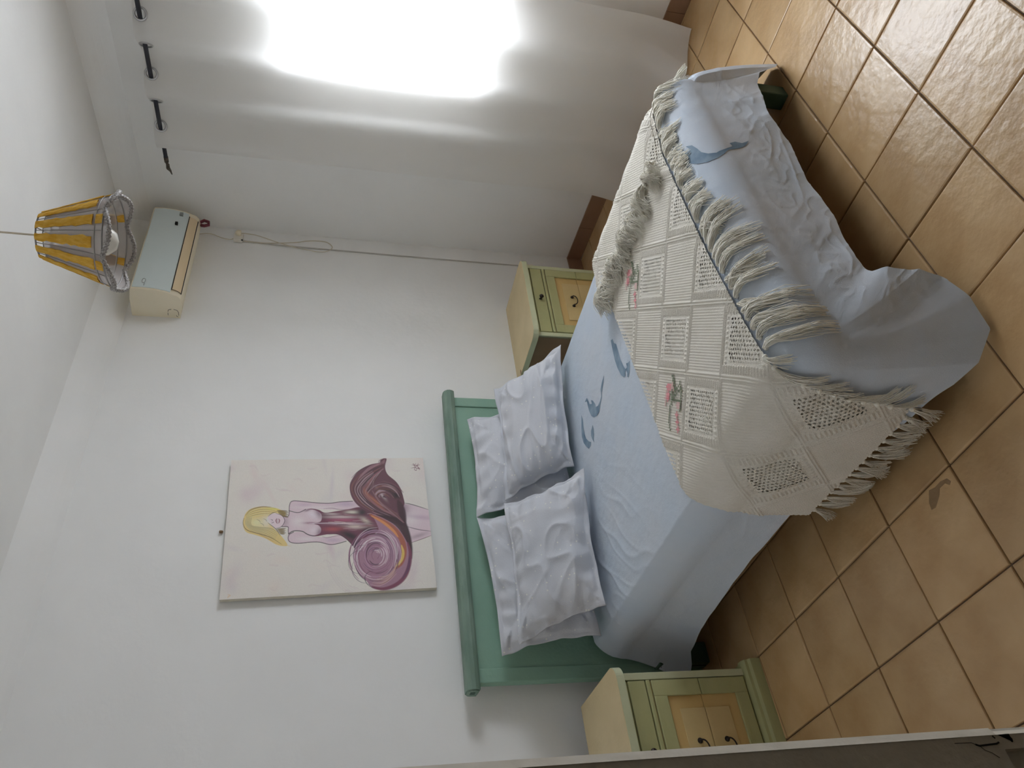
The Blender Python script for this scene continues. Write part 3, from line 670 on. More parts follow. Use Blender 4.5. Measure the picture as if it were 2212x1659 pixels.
# corners run bottom-left, bottom-right, top-right, top-left as seen from the foot of the bed
pillow('grey-blue dotted pillow standing against the headboard at its window end', (-.68, 2.00, .51), (-.11, 1.97, .51), (-.125, 2.145, .945), (-.70, 2.15, .945), .045, .035, 3)
pillow('grey-blue dotted pillow standing against the headboard, nearer the cupboard with two drop handles', (-1.33, 2.02, .51), (-.70, 2.00, .51), (-.70, 2.15, .945), (-1.35, 2.145, .90), .045, .035, 8)
pillow('plump grey-blue dotted pillow leaning in front on the window side', (-.57, 1.905, .525), (.05, 1.75, .525), (-.02, 2.03, .815), (-.665, 2.06, .825), .075, .02, 14)
pillow('plump grey-blue dotted pillow leaning in front on the side away from the window', (-1.275, 1.865, .525), (-.67, 1.79, .525), (-.70, 2.035, .84), (-1.345, 2.06, .845), .075, .02, 21)
# ================================================================ bedside cupboards (both the same model of painted furniture)
def cupboard(label, loc, rz):
    """local frame: x across, y=0 at the front of the body, +y towards the wall"""
    r = thing('bedside_cupboard', label, 'bedside cupboard', loc, rz, 'bedside cupboards')
    W, D, H = .56, .40, .585
    def B(name, a, b, mat, bev=.002, par=None):
        m = MB(); m.box(a, b, bev); return m.build(name, mat, par or r, local=True)
    # top: rounded front corners
    pts = []; w2 = W / 2 + .025; f = -.035; rc = .055
    for (cx_, cy_, a0) in ((w2 - rc, f + rc, -90), (-w2 + rc, f + rc, 180)):
        for k in range(9):
            a_ = radians(a0 + 90 * k / 8); pts.append((cx_ + rc * cos(a_), cy_ + rc * sin(a_)))
        if a0 == -90: pts += [(w2, D + .005), (-w2, D + .005)]
    m = MB(); m.prism(pts, 'z', H - .030, H - .0012); m.build('top_edge', M_SAGEL, r, local=True)
    ins = [(p[0] * (1 - .004), p[1] + (.002 if p[1] < 0 else 0)) for p in pts]
    m = MB(); m.prism(ins, 'z', H - .002, H); m.build('top', M_TOP, r, local=True)
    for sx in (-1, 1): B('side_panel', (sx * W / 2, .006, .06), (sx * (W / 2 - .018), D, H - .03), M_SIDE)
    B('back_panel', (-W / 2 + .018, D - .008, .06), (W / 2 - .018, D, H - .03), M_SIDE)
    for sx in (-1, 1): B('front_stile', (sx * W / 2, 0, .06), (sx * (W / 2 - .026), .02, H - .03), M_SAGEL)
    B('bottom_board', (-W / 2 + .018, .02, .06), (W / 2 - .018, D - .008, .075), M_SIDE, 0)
    # moulded plinth
    pr = [(-.032, 0), (-.032, .030), (-.030, .038), (-.020, .046), (-.018, .056), (-.010, .062), (0, .066), (.02, .066), (.02, 0)]
    m = MB(); m.prism(pr, 'x', -W / 2 - .025, W / 2 + .025); shade_auto(m.build('plinth', M_SAGE, r, local=True), 30)
    for sx in (-1, 1): B('plinth_side', (sx * (W / 2 + .022), -.01, 0), (sx * (W / 2 - .01), D, .062), M_SAGE)
    iw = W / 2 - .028
    # rail under the top, then drawer
    B('front_rail', (-iw, .004, H - .050), (iw, .02, H - .032), M_SAGE)
    d = B('drawer', (-iw + .002, -.002, H - .118), (iw - .002, .018, H - .052), M_SAGE, .003)
    def knob(par, x, z):
        m = MB(); prof_ = [(0, 0), (.009, 0), (.008, .004), (.005, .008), (.005, .014), (.011, .018), (.013, .023), (.010, .028), (0, .030)]
        n_ = 14; base = len(m.v)
        for rr2, dd in prof_:
            for k in range(n_): m.v.append((x + rr2 * cos(2 * pi * k / n_), -.002 - dd, z + rr2 * sin(2 * pi * k / n_)))
        for i in range(len(prof_) - 1):
            for k in range(n_): m.f.append((base + i * n_ + k, base + i * n_ + (k + 1) % n_, base + (i + 1) * n_ + (k + 1) % n_, base + (i + 1) * n_ + k))
        m.build('knob', M_DARKM, par, True, True)
    knob(d, 0, H - .085)
    B('divider_rail', (-iw, -.004, H - .138), (iw, .018, H - .122), M_SAGE, .004)
    # two deep drawers faced so that they read as one framed panel
    z0, z1 = .072, H - .142; zm = (z0 + z1) / 2; fr = .060
    for (a, b, up) in ((z0, zm - .001, False), (zm + .001, z1, True)):
        dr = B('drawer', (-iw + .002, .006, a), (iw - .002, .022, b), M_WOODY, 0)
        B('frame_side', (-iw + .002, -.004, a), (-iw + fr, .0065, b), M_SAGE, .003, dr)
        B('frame_side', (iw - fr, -.004, a), (iw - .002, .0065, b), M_SAGE, .003, dr)
        zz = (b - fr * .85, b) if up else (a, a + fr * .85)
        B('frame_bar', (-iw + fr - .001, -.004, zz[0]), (iw - fr + .001, .0065, zz[1]), M_SAGE, .003, dr)
        ff = (a, b - fr * .85 - .038) if up else (a + fr * .85 + .038, b)
        B('raised_field', (-iw + fr + .045, .002, ff[0]), (iw - fr - .045, .0060, ff[1]), M_WOODL, .0015, dr)
        zc = zm + (.052 if up else -.052)
        m = MB(); hw = .034
        for sx in (-1, 1):
            cx2 = sx * hw; n_ = 12; prof_ = [(0, 0), (.009, 0), (.010, .003), (.007, .007), (.005, .012), (0, .014)]; base = len(m.v)
            for rr2, dd in prof_:
                for k2 in range(n_): m.v.append((cx2 + rr2 * cos(2 * pi * k2 / n_), .003 - dd, zc + rr2 * sin(2 * pi * k2 / n_)))
            for i in range(len(prof_) - 1):
                for k2 in range(n_): m.f.append((base + i * n_ + k2, base + i * n_ + (k2 + 1) % n_, base + (i + 1) * n_ + (k2 + 1) % n_, base + (i + 1) * n_ + k2))
        m.tube([(hw * cos(t_) * 1.0, -.012 - .004 * sin(t_), zc - .022 * abs(sin(t_)) ** .8) for t_ in np.linspace(0, pi, 15)], .0028, 8)
        m.build('drop_handle', M_DARKM, dr, True, True)
    return r
cl_ = cupboard('sage green bedside cupboard with beige top and framed front, partly hidden by the door frame', (-1.85, 1.80, 0), 0)
cr_ = cupboard('sage green bedside cupboard standing between the bed and the window wall corner', (.592, 1.945, 0), radians(-1.5))
# a dark chip on the right top
m = MB(); m.add([(.275, 2.235, .5855), (.300, 2.228, .5855), (.325, 2.243, .5855), (.300, 2.250, .5855)], [(0, 1, 2, 3)]); m.build('chip_mark', M_SIDE, cr_)
# ================================================================ painting on canvas
from_px = np.array([[172, 1375], [262, 225], [1860, 205], [1985, 1262]], float)      # TL TR BR BL in drawing units
wc = np.array([[-1.010, 2.300, 2.027], [-.303, 2.300, 2.059], [-.262, 2.300, 1.154], [-.969, 2.300, 1.122]])
def homog(src, dst):
    A = []
    for (x, y), (X, Y) in zip(src, dst):
        A.append([x, y, 1, 0, 0, 0, -X * x, -X * y, -X]); A.append([0, 0, 0, x, y, 1, -Y * x, -Y * y, -Y])
    return np.linalg.svd(np.array(A))[2][-1].reshape(3, 3)
Hm = homog([(0, 0), (1, 0), (1, 1), (0, 1)], from_px)
NU, NV = 520, 664
gu, gv = np.meshgrid(np.linspace(0, 1, NU), np.linspace(0, 1, NV))
w_ = Hm[2, 0] * gu + Hm[2, 1] * gv + Hm[2, 2]
DX = (Hm[0, 0] * gu + Hm[0, 1] * gv + Hm[0, 2]) / w_; DY_ = (Hm[1, 0] * gu + Hm[1, 1] * gv + Hm[1, 2]) / w_
IMG = np.zeros((NV, NU, 3)); Kp = 1.85
def C(r, g, b): return np.clip(lin((r, g, b)) * Kp, 0, .86)
IMG[:] = C(178, 172, 164)
WI_ = [slice(None), slice(None)]
FX, FY_ = DX, DY_
def window(x0, y0, x1, y1):
    global DX, DY_, IMV
    m_ = (FX >= x0) & (FX <= x1) & (FY_ >= y0) & (FY_ <= y1)
    r = np.flatnonzero(m_.any(1)); c = np.flatnonzero(m_.any(0))
    if len(r) == 0: return None
    return slice(r[0], r[-1] + 1), slice(c[0], c[-1] + 1)
def over(mask, col): IMG[:] = IMG * (1 - mask[..., None]) + col * mask[..., None]
def smooth(d, wd): return np.clip(.5 - d / wd, 0, 1)
def segdist(pts, box=None):
    dmin = np.full(DX.shape, 1e9); tt = np.zeros(DX.shape); n_ = len(pts) - 1
    for i in range(n_):
        ax, ay = pts[i]; bx, by = pts[i + 1]; vx, vy = bx - ax, by - ay; l2 = vx * vx + vy * vy + 1e-9
        t = np.clip(((DX - ax) * vx + (DY_ - ay) * vy) / l2, 0, 1); d = np.hypot(DX - ax - t * vx, DY_ - ay - t * vy)
        mm = d < dmin; dmin = np.where(mm, d, dmin); tt = np.where(mm, (i + t) / n_, tt)
    return dmin, tt
def spl(pts, n=8):
    """Catmull-Rom"""
    P = [np.array(p, float) for p in pts]; P = [2 * P[0] - P[1]] + P + [2 * P[-1] - P[-2]]; o_ = []
    for i in range(1, len(P) - 2):
        for t in np.linspace(0, 1, n, endpoint=False):
            o_.append(.5 * ((2 * P[i]) + (-P[i - 1] + P[i + 1]) * t + (2 * P[i - 1] - 5 * P[i] + 4 * P[i + 1] - P[i + 2]) * t * t + (-P[i - 1] + 3 * P[i] - 3 * P[i + 1] + P[i + 2]) * t ** 3))
    o_.append(P[-2]); return o_
def stroke(pts, wd, col, al=1.0, taper=True, soft=2.5, n=6):
    global DX, DY_
    sp_ = spl(pts, n) if len(pts) > 2 else pts; mg = wd + 8
    W = window(min(p[0] for p in sp_) - mg, min(p[1] for p in sp_) - mg, max(p[0] for p in sp_) + mg, max(p[1] for p in sp_) + mg)
    if W is None: return
    DX, DY_ = FX[W], FY_[W]
    d, t = segdist(sp_); ww = wd * (np.sqrt(np.clip(np.sin(pi * np.clip(t * .92 + .04, 0, 1)), 0, 1)) if taper else 1)
    mk_ = (smooth(d - ww / 2, soft + wd * .18) * al * (ww > .3))[..., None]; IMG[W] = IMG[W] * (1 - mk_) + col * mk_
    DX, DY_ = FX, FY_
def poly(pts, col, al=1.0, soft=4, sp=True, n=5):
    P = spl(pts + [pts[0]], n) if sp else pts + [pts[0]]; ins = np.zeros(DX.shape, bool); m_ = len(P)
    for i in range(m_ - 1):
        (x0, y0), (x1, y1) = P[i], P[i + 1]; dy = (y1 - y0) if abs(y1 - y0) > 1e-9 else 1e-9
        c_ = ((y0 > DY_) != (y1 > DY_)) & (DX < (x1 - x0) * (DY_ - y0) / dy + x0); ins ^= c_
    d, _ = segdist(P); sd = np.where(ins, -d, d); mk_ = smooth(sd, soft) * al; over(mk_, col); return smooth(sd, 3)
def shade(mask, cx_, cy_, rx_, ry_, col, al, rot=0):
    c_, s_ = cos(rot), sin(rot); ux = (DX - cx_) * c_ + (DY_ - cy_) * s_; uy = -(DX - cx_) * s_ + (DY_ - cy_) * c_
    over(np.exp(-((ux / rx_) ** 2 + (uy / ry_) ** 2)) * al * mask, col)
one = np.ones(DX.shape); pr_ = np.random.RandomState(5)
for k in range(46):      # rubbed pink and mauve clouds in the ground
    c_ = [C(178, 158, 156), C(165, 155, 160), C(182, 168, 158), C(170, 150, 156)][k % 4]
    shade(one, pr_.uniform(230, 1900), pr_.choice([pr_.uniform(230, 560), pr_.uniform(920, 1350)]), pr_.uniform(40, 120), pr_.uniform(15, 60), c_, pr_.uniform(.2, .6), pr_.uniform(0, 3))
for k in range(26):
    x, y = pr_.uniform(300, 1800), pr_.choice([pr_.uniform(260, 520), pr_.uniform(980, 1300)])
    stroke([(x, y), (x + pr_.uniform(20, 60), y + pr_.uniform(-20, 20)), (x + pr_.uniform(60, 110), y + pr_.uniform(-30, 30))], pr_.uniform(6, 14), C(168, 150, 152), .35, soft=8)
for k in range(7): stroke([(1500 + 330 * cos(a_) * (1 + .05 * k), 1010 + 290 * sin(a_) * (1 + .05 * k)) for a_ in np.linspace(.2 + .2 * k, 2.0 + .2 * k, 8)], 7, C(160, 146, 150), .3, soft=8)
SK, SKD, SKL, LN = C(174, 152, 160), C(122, 92, 108), C(186, 172, 172), C(52, 32, 44)
# legs
a = poly([(1660, 575), (1780, 590), (1912, 628), (1932, 805), (1935, 840), (1860, 865), (1764, 900), (1740, 780), (1700, 660)], SK, 1, sp=False)
shade(a, 1760, 700, 70, 60, SKL, .8); shade(a, 1850, 690, 120, 18, C(150, 118, 140), .6, .1); shade(a, 1690, 620, 60, 60, SKD, .9); shade(a, 1830, 840, 80, 18, SKD, .6, -.3)
stroke([(1700, 572), (1780, 588), (1912, 628)], 6, LN, .9); stroke([(1730, 765), (1830, 790), (1932, 803)], 6, LN, .8); stroke([(1764, 900), (1860, 866), (1936, 838)], 5, C(90, 50, 50), .9)
# arms
a = poly([(752, 640), (755, 590), (775, 562), (830, 560), (960, 573), (1080, 578), (1180, 566), (1300, 560), (1380, 600), (1350, 625), (1180, 630), (1060, 628), (940, 622), (880, 640), (830, 650)], SK, 1)
shade(a, 1000, 612, 200, 12, SKL, .6); shade(a, 1230, 585, 80, 22, C(150, 122, 148), .7); shade(a, 880, 590, 50, 14, C(160, 130, 150), .6)
stroke([(752, 640), (755, 590), (775, 562), (830, 560), (960, 573), (1080, 578), (1180, 566), (1280, 560)], 6, LN, .9, False); stroke([(1040, 622), (1110, 618), (1190, 630), (1340, 622)], 5, SKD, .8)
a = poly([(745, 830), (742, 870), (760, 898), (820, 906), (930, 896), (1010, 896), (1080, 912), (1130, 912), (1200, 890), (1250, 870), (1170, 835), (1080, 855), (960, 850), (860, 815), (800, 815)], SK, 1)
shade(a, 900, 870, 90, 18, SKL, .7); shade(a, 1120, 880, 60, 16, C(152, 124, 150), .6)
stroke([(790, 815), (755, 835), (745, 870), (765, 898), (830, 907), (930, 897), (1010, 897), (1080, 913), (1140, 912), (1230, 888)], 6, LN, .9, False); stroke([(1030, 852), (1070, 860), (1120, 850), (1180, 840)], 5, SKD, .8)
# chest and neck
a = poly([(700, 690), (745, 682), (752, 650), (830, 652), (890, 625), (960, 625), (1010, 650), (1030, 700), (1010, 740), (1040, 790), (1000, 840), (940, 845), (880, 815), (820, 803), (770, 808), (750, 830), (742, 775), (700, 770), (680, 730)], SK, 1)
shade(a, 830, 730, 60, 45, SKL, .8); shade(a, 720, 730, 30, 50, C(140, 112, 124), .6); shade(a, 950, 670, 55, 30, C(190, 170, 178), .8, .3); shade(a, 960, 800, 45, 28, C(188, 168, 174), .8, -.2)
shade(a, 1000, 655, 28, 55, SKD, .9, -.5); shade(a, 1010, 820, 30, 50, SKD, .9, .3); shade(a, 930, 740, 60, 9, C(130, 80, 105), .8); shade(a, 905, 635, 30, 9, C(90, 40, 70), .7, -.3)
stroke([(700, 688), (742, 686), (752, 660), (752, 640)], 6, LN, .9, False); stroke([(690, 770), (742, 772), (745, 800), (748, 832)], 6, LN, .9, False)
stroke([(750, 640), (800, 652), (840, 652), (890, 628)], 6, LN, .9, False); stroke([(750, 828), (790, 806), (860, 808), (905, 832), (950, 845), (1000, 842)], 7, LN, .95, False)
# dress
a = poly([(900, 628), (940, 622), (1000, 632), (1050, 655), (1130, 645), (1250, 625), (1350, 610), (1450, 660), (1520, 720), (1500, 800), (1420, 850), (1350, 880), (1310, 960), (1290, 930), (1230, 870), (1160, 832), (1080, 832), (1000, 845), (960, 846), (1010, 825), (1020, 790), (1000, 760), (960, 745), (1010, 730), (1025, 700), (1015, 660), (960, 632)], C(96, 40, 62), 1)
shade(a, 1040, 690, 50, 30, C(60, 22, 40), .6); shade(a, 1180, 690, 130, 12, C(168, 150, 148), .9); shade(a, 1200, 715, 110, 13, C(150, 60, 92), .9); shade(a, 1240, 745, 140, 10, C(165, 140, 150), .9); shade(a, 1310, 770, 90, 16, C(170, 156, 144), .9)
shade(a, 1130, 790, 80, 18, C(150, 52, 56), .95); shade(a, 1280, 650, 60, 14, C(172, 166, 150), .95); shade(a, 1390, 720, 50, 20, C(166, 152, 138), .85, .6); shade(a, 1110, 665, 60, 8, C(172, 160, 156), .7)
shade(a, 1360, 650, 45, 30, C(30, 22, 30), .9); shade(a, 1260, 840, 90, 30, C(32, 24, 30), .95, .35); shade(a, 1420, 800, 60, 28, C(40, 28, 38), .9); shade(a, 1310, 910, 30, 40, C(30, 24, 28), .95)
for k in range(22):
    x = pr_.uniform(1050, 1420); y = pr_.uniform(655, 800); stroke([(x, y), (x + 40, y + pr_.uniform(-6, 6)), (x + pr_.uniform(70, 120), y + pr_.uniform(-8, 10))], pr_.uniform(3, 7), [C(182, 166, 158), C(120, 40, 66), C(150, 110, 120), C(60, 26, 40)][k % 4], .55 * (1 if x > 0 else 0))
stroke([(920, 745), (1000, 742), (1100, 740), (1200, 742)], 5, C(190, 170, 180), .8); stroke([(1080, 832), (1160, 832), (1230, 868), (1290, 930), (1303, 950)], 5, C(30, 22, 28), .9)
# right-hand swirl of the skirt (top of the sheet of drawing)
a = poly([(1535, 210), (1560, 215), (1548, 280), (1570, 340), (1640, 400), (1680, 460), (1702, 530), (1712, 578), (1700, 620), (1720, 720), (1690, 760), (1600, 720), (1500, 680), (1400, 645), (1320, 590), (1270, 520), (1255, 440), (1275, 380), (1330, 310), (1420, 262), (1500, 245), (1510, 225)], C(84, 42, 54), 1)
for k in range(110):
    t = pr_.uniform(0, 1); o_ = t * 190
    pts = [(1535 - .15 * o_ * .3, 262 + .25 * o_), (1440 + .1 * o_, 290 + .55 * o_), (1340 + .55 * o_, 345 + .55 * o_), (1270 + .75 * o_, 450 + .3 * o_), (1320 + .85 * o_, 560 + .05 * o_), (1430 + .7 * o_, 640 - .1 * o_), (1560 + .5 * o_, 690 - .15 * o_), (1680 + .1 * o_, 745 - .05 * o_)]
    cc_ = [C(52, 26, 34), C(118, 66, 78), C(84, 42, 46), C(160, 128, 136), C(66, 34, 46), C(108, 60, 52), C(44, 26, 32)][k % 7]
    i0 = pr_.randint(0, 3); pts = [(p[0] + pr_.uniform(-5, 5), p[1] + pr_.uniform(-5, 5)) for p in pts][i0:i0 + pr_.randint(4, 7)]
    stroke(pts, pr_.uniform(4, 14), cc_, pr_.uniform(.6, .95) * (.75 if k % 7 == 3 else 1), n=5, soft=3.5)
for k in range(12): stroke([(1545, 215 + 3 * k), (1500 - 6 * k, 250 + 4 * k), (1420 - 8 * k, 280 + 9 * k), (1340 - 4 * k, 350 + 8 * k)], 4, [C(150, 110, 118), C(96, 48, 62)][k % 2], .75)
shade(a, 1470, 560, 80, 13, C(150, 76, 40), .8, .75); shade(a, 1400, 500, 50, 10, C(140, 72, 52), .7, 1.0); shade(a, 1520, 500, 55, 12, C(170, 152, 156), .8, .9); shade(a, 1640, 510, 45, 24, C(26, 18, 22), .95, .6); shade(a, 1600, 440, 50, 10, C(130, 108, 110), .6, .6)
for k in range(7): stroke([(1548, 208), (1500 + k * 4, 225 + 3 * k), (1490 + k * 8, 255 + 5 * k)], 3, C(80, 34, 44), .8)
stroke([(1480, 680), (1600, 705), (1690, 740), (1730, 830), (1755, 930), (1768, 1020)], 62, C(50, 26, 32), .98); stroke([(1660, 560), (1690, 640), (1715, 760)], 60, C(56, 28, 36), .95)
for k in range(34):
    rad = 30 + 100 * pr_.uniform(0, 1); a0 = pr_.uniform(2.4, 4.2); pts = [(1580 + rad * 1.2 * cos(a0 + 1.7 * t), 500 + rad * .95 * sin(a0 + 1.7 * t) + 60 * t) for t in np.linspace(0, 1, 6)]
    stroke(pts, pr_.uniform(5, 13), [C(96, 52, 62), C(140, 108, 116), C(60, 32, 40), C(112, 66, 54), C(44, 26, 32)][k % 5], .8, soft=3.5)
for k in range(26):
    o_ = pr_.uniform(0, 1); pts = [(1440 + 60 * o_, 470 + 90 * o_), (1500 + 70 * o_, 560 + 50 * o_), (1590 + 60 * o_, 640 + 30 * o_), (1700 + 10 * o_, 730 + 5 * o_)]
    stroke(pts, pr_.uniform(5, 12), [C(90, 48, 56), C(128, 88, 98), C(56, 30, 38), C(104, 60, 50)][k % 4], .8, soft=3.5)
stroke([(1270, 370), (1330, 312), (1430, 268)], 4, C(40, 24, 30), .9)
# big curl and its orange band
stroke([(1520, 700), (1620, 750), (1700, 830), (1740, 920)], 70, C(58, 30, 38), .97)
a = poly([(1440, 660), (1540, 700), (1640, 760), (1710, 850), (1760, 960), (1765, 1060), (1735, 1160), (1680, 1230), (1600, 1270), (1500, 1282), (1440, 1262), (1400, 1210), (1340, 1160), (1300, 1080), (1290, 980), (1330, 900), (1420, 840), (1500, 800)], C(134, 92, 112), 1)
stroke([(1430, 670), (1530, 720), (1620, 780), (1690, 870), (1712, 970), (1690, 1060), (1640, 1110)], 44, C(140, 66, 34), .95)
stroke([(1440, 680), (1540, 735), (1620, 800), (1660, 850)], 22, C(196, 110, 32), .9); stroke([(1690, 920), (1704, 980), (1690, 1040), (1650, 1090)], 24, C(206, 150, 40), .95)
stroke([(1740, 900), (1762, 980), (1755, 1080), (1715, 1180), (1640, 1245), (1540, 1276), (1450, 1260)], 34, C(104, 40, 66), .95); stroke([(1758, 1010), (1745, 1110), (1700, 1190)], 20, C(82, 48, 78), .8)
for k in range(85):
    rad = 25 + 210 * (k / 85.0) ** .9; a0 = pr_.uniform(0, 6.28); ln_ = pr_.uniform(.7, 2.3); ex = 1.0 + .12 * sin(k)
    pts = [(1478 + (rad * ex) * cos(a0 + ln_ * t) * .95, 1000 + rad * sin(a0 + ln_ * t) * 1.05 + (12 if rad > 150 else 0)) for t in np.linspace(0, 1, 6)]
    if max(p[0] for p in pts) > 1690: continue
    cc_ = [C(176, 150, 164), C(108, 54, 82), C(150, 110, 136), C(60, 36, 52), C(184, 166, 172), C(122, 74, 100), C(96, 66, 96)][k % 7]
    stroke(pts, pr_.uniform(4, 11), cc_, pr_.uniform(.5, .9), n=4)
for k in range(9): stroke([(1430 + 10 * k, 1240 - 8 * k), (1510 + 8 * k, 1250 - 10 * k), (1590 + 5 * k, 1210 - 12 * k), (1650, 1150 - 12 * k)], 5, [C(178, 140, 140), C(150, 96, 90), C(184, 150, 120)][k % 3], .6)
for (cx_, cy_, r1, a0, a1) in ((1345, 1060, 95, 1.7, 4.9), (1370, 1000, 80, 2.2, 5.0), (1400, 1110, 120, 1.6, 3.6), (1450, 1190, 60, 1.8, 4.8), (1470, 1180, 85, 1.5, 3.3)):
    stroke([(cx_ + r1 * cos(t), cy_ + r1 * sin(t)) for t in np.linspace(a0, a1, 9)], 4, C(52, 40, 56), .85)
stroke([(1405, 880), (1380, 920), (1340, 960), (1320, 1010), (1330, 1080)], 5, C(190, 178, 184), .8); stroke([(1560, 800), (1640, 870), (1660, 960), (1640, 1060)], 5, C(180, 160, 172), .7)
# hair
HB, HD, HL = C(186, 158, 84), C(96, 70, 34), C(194, 178, 130)
a = poly([(365, 720), (385, 665), (430, 625), (520, 605), (620, 615), (680, 632), (725, 660), (700, 690), (650, 660), (600, 665), (570, 690), (560, 720), (600, 760), (640, 800), (690, 850), (740, 920), (700, 930), (640, 915), (560, 870), (470, 840), (400, 820), (370, 780)], HB, 1)
shade(a, 480, 740, 60, 40, HL, .9); shade(a, 620, 625, 60, 10, C(206, 176, 40), .9); shade(a, 560, 860, 90, 10, C(190, 140, 60), .7, .5); shade(a, 560, 730, 40, 50, C(182, 176, 164), .8)
for k in range(26):
    o_ = k * 5.2; stroke([(395 + .35 * o_, 690), (385 + .4 * o_, 745 + .1 * o_), (430 + .6 * o_, 800 - .2 * o_), (520 + .6 * o_, 840 - .45 * o_), (620 + .4 * o_, 890 - .55 * o_)], pr_.uniform(2, 5), [HD, HL, C(150, 112, 46), C(200, 176, 110)][k % 4], .65)
for k in range(12): stroke([(390 + 3 * k, 690), (430, 640 + 5 * k), (520, 612 + 6 * k), (640 - 3 * k, 622 + 5 * k)], 3.5, [HD, HL, C(196, 166, 70)][k % 3], .6)
stroke([(372, 700), (366, 750), (400, 800), (500, 830), (600, 860), (690, 915)], 6, HD, .85, n=6); stroke([(385, 680), (430, 632), (520, 608), (600, 608)], 5, HD, .8); stroke([(600, 870), (680, 915), (770, 930)], 4, C(190, 150, 80), .8)
for k in range(9): stroke([(650 + 3 * k, 638 + 5 * k), (735 + (k % 3) * 5, 640 + 7 * k)], 7, [C(80, 62, 28), C(120, 96, 40)][k % 2], .85); stroke([(645 + 4 * k, 790 + 5 * k), (725 - (k % 3) * 6, 785 + 6 * k)], 7, [C(80, 62, 28), C(130, 106, 50)][k % 2], .85)
# face: half hidden by the fringe, a nose line and dark red lips
a = poly([(572, 690), (600, 668), (650, 662), (690, 680), (713, 712), (708, 745), (680, 775), (640, 784), (612, 762), (590, 730)], C(182, 162, 168), 1)
stroke([(640, 662), (690, 680), (714, 714), (706, 748), (680, 775), (640, 785)], 5, LN, .9); stroke([(575, 688), (610, 660), (650, 648)], 5, HD, .9); stroke([(575, 740), (640, 790), (680, 845)], 6, HD, .9)
stroke([(598, 712), (612, 716), (606, 728)], 4, C(70, 40, 50), .9); stroke([(603, 742), (618, 738), (622, 730)], 4, C(70, 40, 50), .9)
stroke([(650, 704), (642, 722), (652, 746)], 8, C(110, 40, 56), .95); stroke([(664, 706), (672, 722), (664, 744)], 8, C(120, 48, 62), .95); stroke([(656, 706), (657, 744)], 2.5, C(50, 20, 30), .8)
for (x, y) in ((480, 712), (510, 742), (535, 705)): stroke([(x, y), (x + 22, y + 10), (x + 30, y + 24)], 4, C(90, 74, 60), .7)
# monogram in the lower corner
SG = C(104, 52, 66)
for pts in ([(1770, 262), (1800, 268), (1835, 262)], [(1765, 290), (1790, 284), (1815, 292), (1838, 288)], [(1805, 250), (1790, 265), (1800, 280), (1812, 270), (1800, 262)], [(1795, 280), (1792, 300), (1806, 308), (1812, 292)], [(1822, 250), (1818, 275), (1832, 305)], [(1778, 252), (1790, 262)], [(1820, 280), (1838, 300)]): stroke(pts, 5, SG, .9)
for pts in ([(240, 1330), (262, 1338), (250, 1352)], [(250, 1340), (240, 1362)]): stroke(pts, 5, C(190, 140, 70), .8)
lum = IMG.mean(2, keepdims=True); IMG = lum + (IMG - lum) * .76
IMG = np.clip(IMG * (1 + .03 * pr_.normal(size=(NV, NU, 1))), 0, 1)
pic = thing('canvas_painting', 'unframed canvas painting of a blonde woman in a swirling dark red dress, hung slightly crooked', 'painting', tuple(wc.mean(0)))
P3 = (wc[0] * ((1 - gu) * (1 - gv))[..., None] + wc[1] * (gu * (1 - gv))[..., None] + wc[2] * (gu * gv)[..., None] + wc[3] * ((1 - gu) * gv)[..., None])
o = mk('painted_canvas', P3.reshape(-1, 3), grid_faces(NV, NU)[:, ::-1], None, pic)
ca = o.data.color_attributes.new('paint', 'FLOAT_COLOR', 'POINT'); ca.data.foreach_set('color', np.concatenate([IMG, np.ones((NV, NU, 1))], 2).astype(np.float32).ravel())
mt = bpy.data.materials.new('oil_paint'); mt.use_nodes = True; b_ = mt.node_tree.nodes['Principled BSDF']; at = mt.node_tree.nodes.new('ShaderNodeAttribute'); at.attribute_name = 'paint'
mt.node_tree.links.new(at.outputs['Color'], b_.inputs['Base Color']); b_.inputs['Roughness'].default_value = .6; o.data.materials.append(mt)
m = MB(); bk = wc + np.array([0, .022, 0]); ft_ = wc + np.array([0, .0006, 0]); m.add([tuple(p) for p in ft_] + [tuple(p) for p in bk], [(0, 1, 5, 4), (1, 2, 6, 5), (2, 3, 7, 6), (3, 0, 4, 7), (4, 5, 6, 7)]); m.build('stretcher', M_CANVS, pic)
m = MB(); m.rev([(0, -.010), (.006, -.008), (.007, 0), (.006, .006), (0, .008)], (-.676, 2.322, 2.063), 10)
tag(m.build('picture_nail', M_SIDE, None, True), 'small brown nail head in the white wall just above the canvas painting', 'nail')
# ================================================================ air conditioner
AX0, AX1 = .655, 1.352
ac_ = thing('air_conditioner', 'yellowed wall air conditioner with a grey-blue front high on the back wall', 'air conditioner', ((AX0 + AX1) / 2, BY, 2.42))
def AP(L): return [(BY - d, z) for d, z in L]
body = [(0, 2.672), (.12, 2.668), (.188, 2.658), (.196, 2.650), (.198, 2.60), (.194, 2.54), (.182, 2.485), (.172, 2.462), (.160, 2.432), (.140, 2.416), (.105, 2.411), (.06, 2.418), (0, 2.430)]
m = MB(); m.prism(AP(body), 'x', AX0, AX1); shade_auto(m.build('casing', M_CREAM, ac_), 30)
fp = [(.190, 2.654), (.199, 2.648), (.2035, 2.60), (.200, 2.545), (.190, 2.495), (.179, 2.464), (.174, 2.466), (.184, 2.50), (.193, 2.545), (.196, 2.60), (.19, 2.645)]
m = MB(); m.prism(AP(fp), 'x', AX0 + .012, AX1 - .012); shade_auto(m.build('front_panel', M_PANEL, ac_), 30)
lou = [(.1775, 2.4585), (.171, 2.445), (.164, 2.432), (.150, 2.4185), (.146, 2.424), (.158, 2.437), (.168, 2.455)]
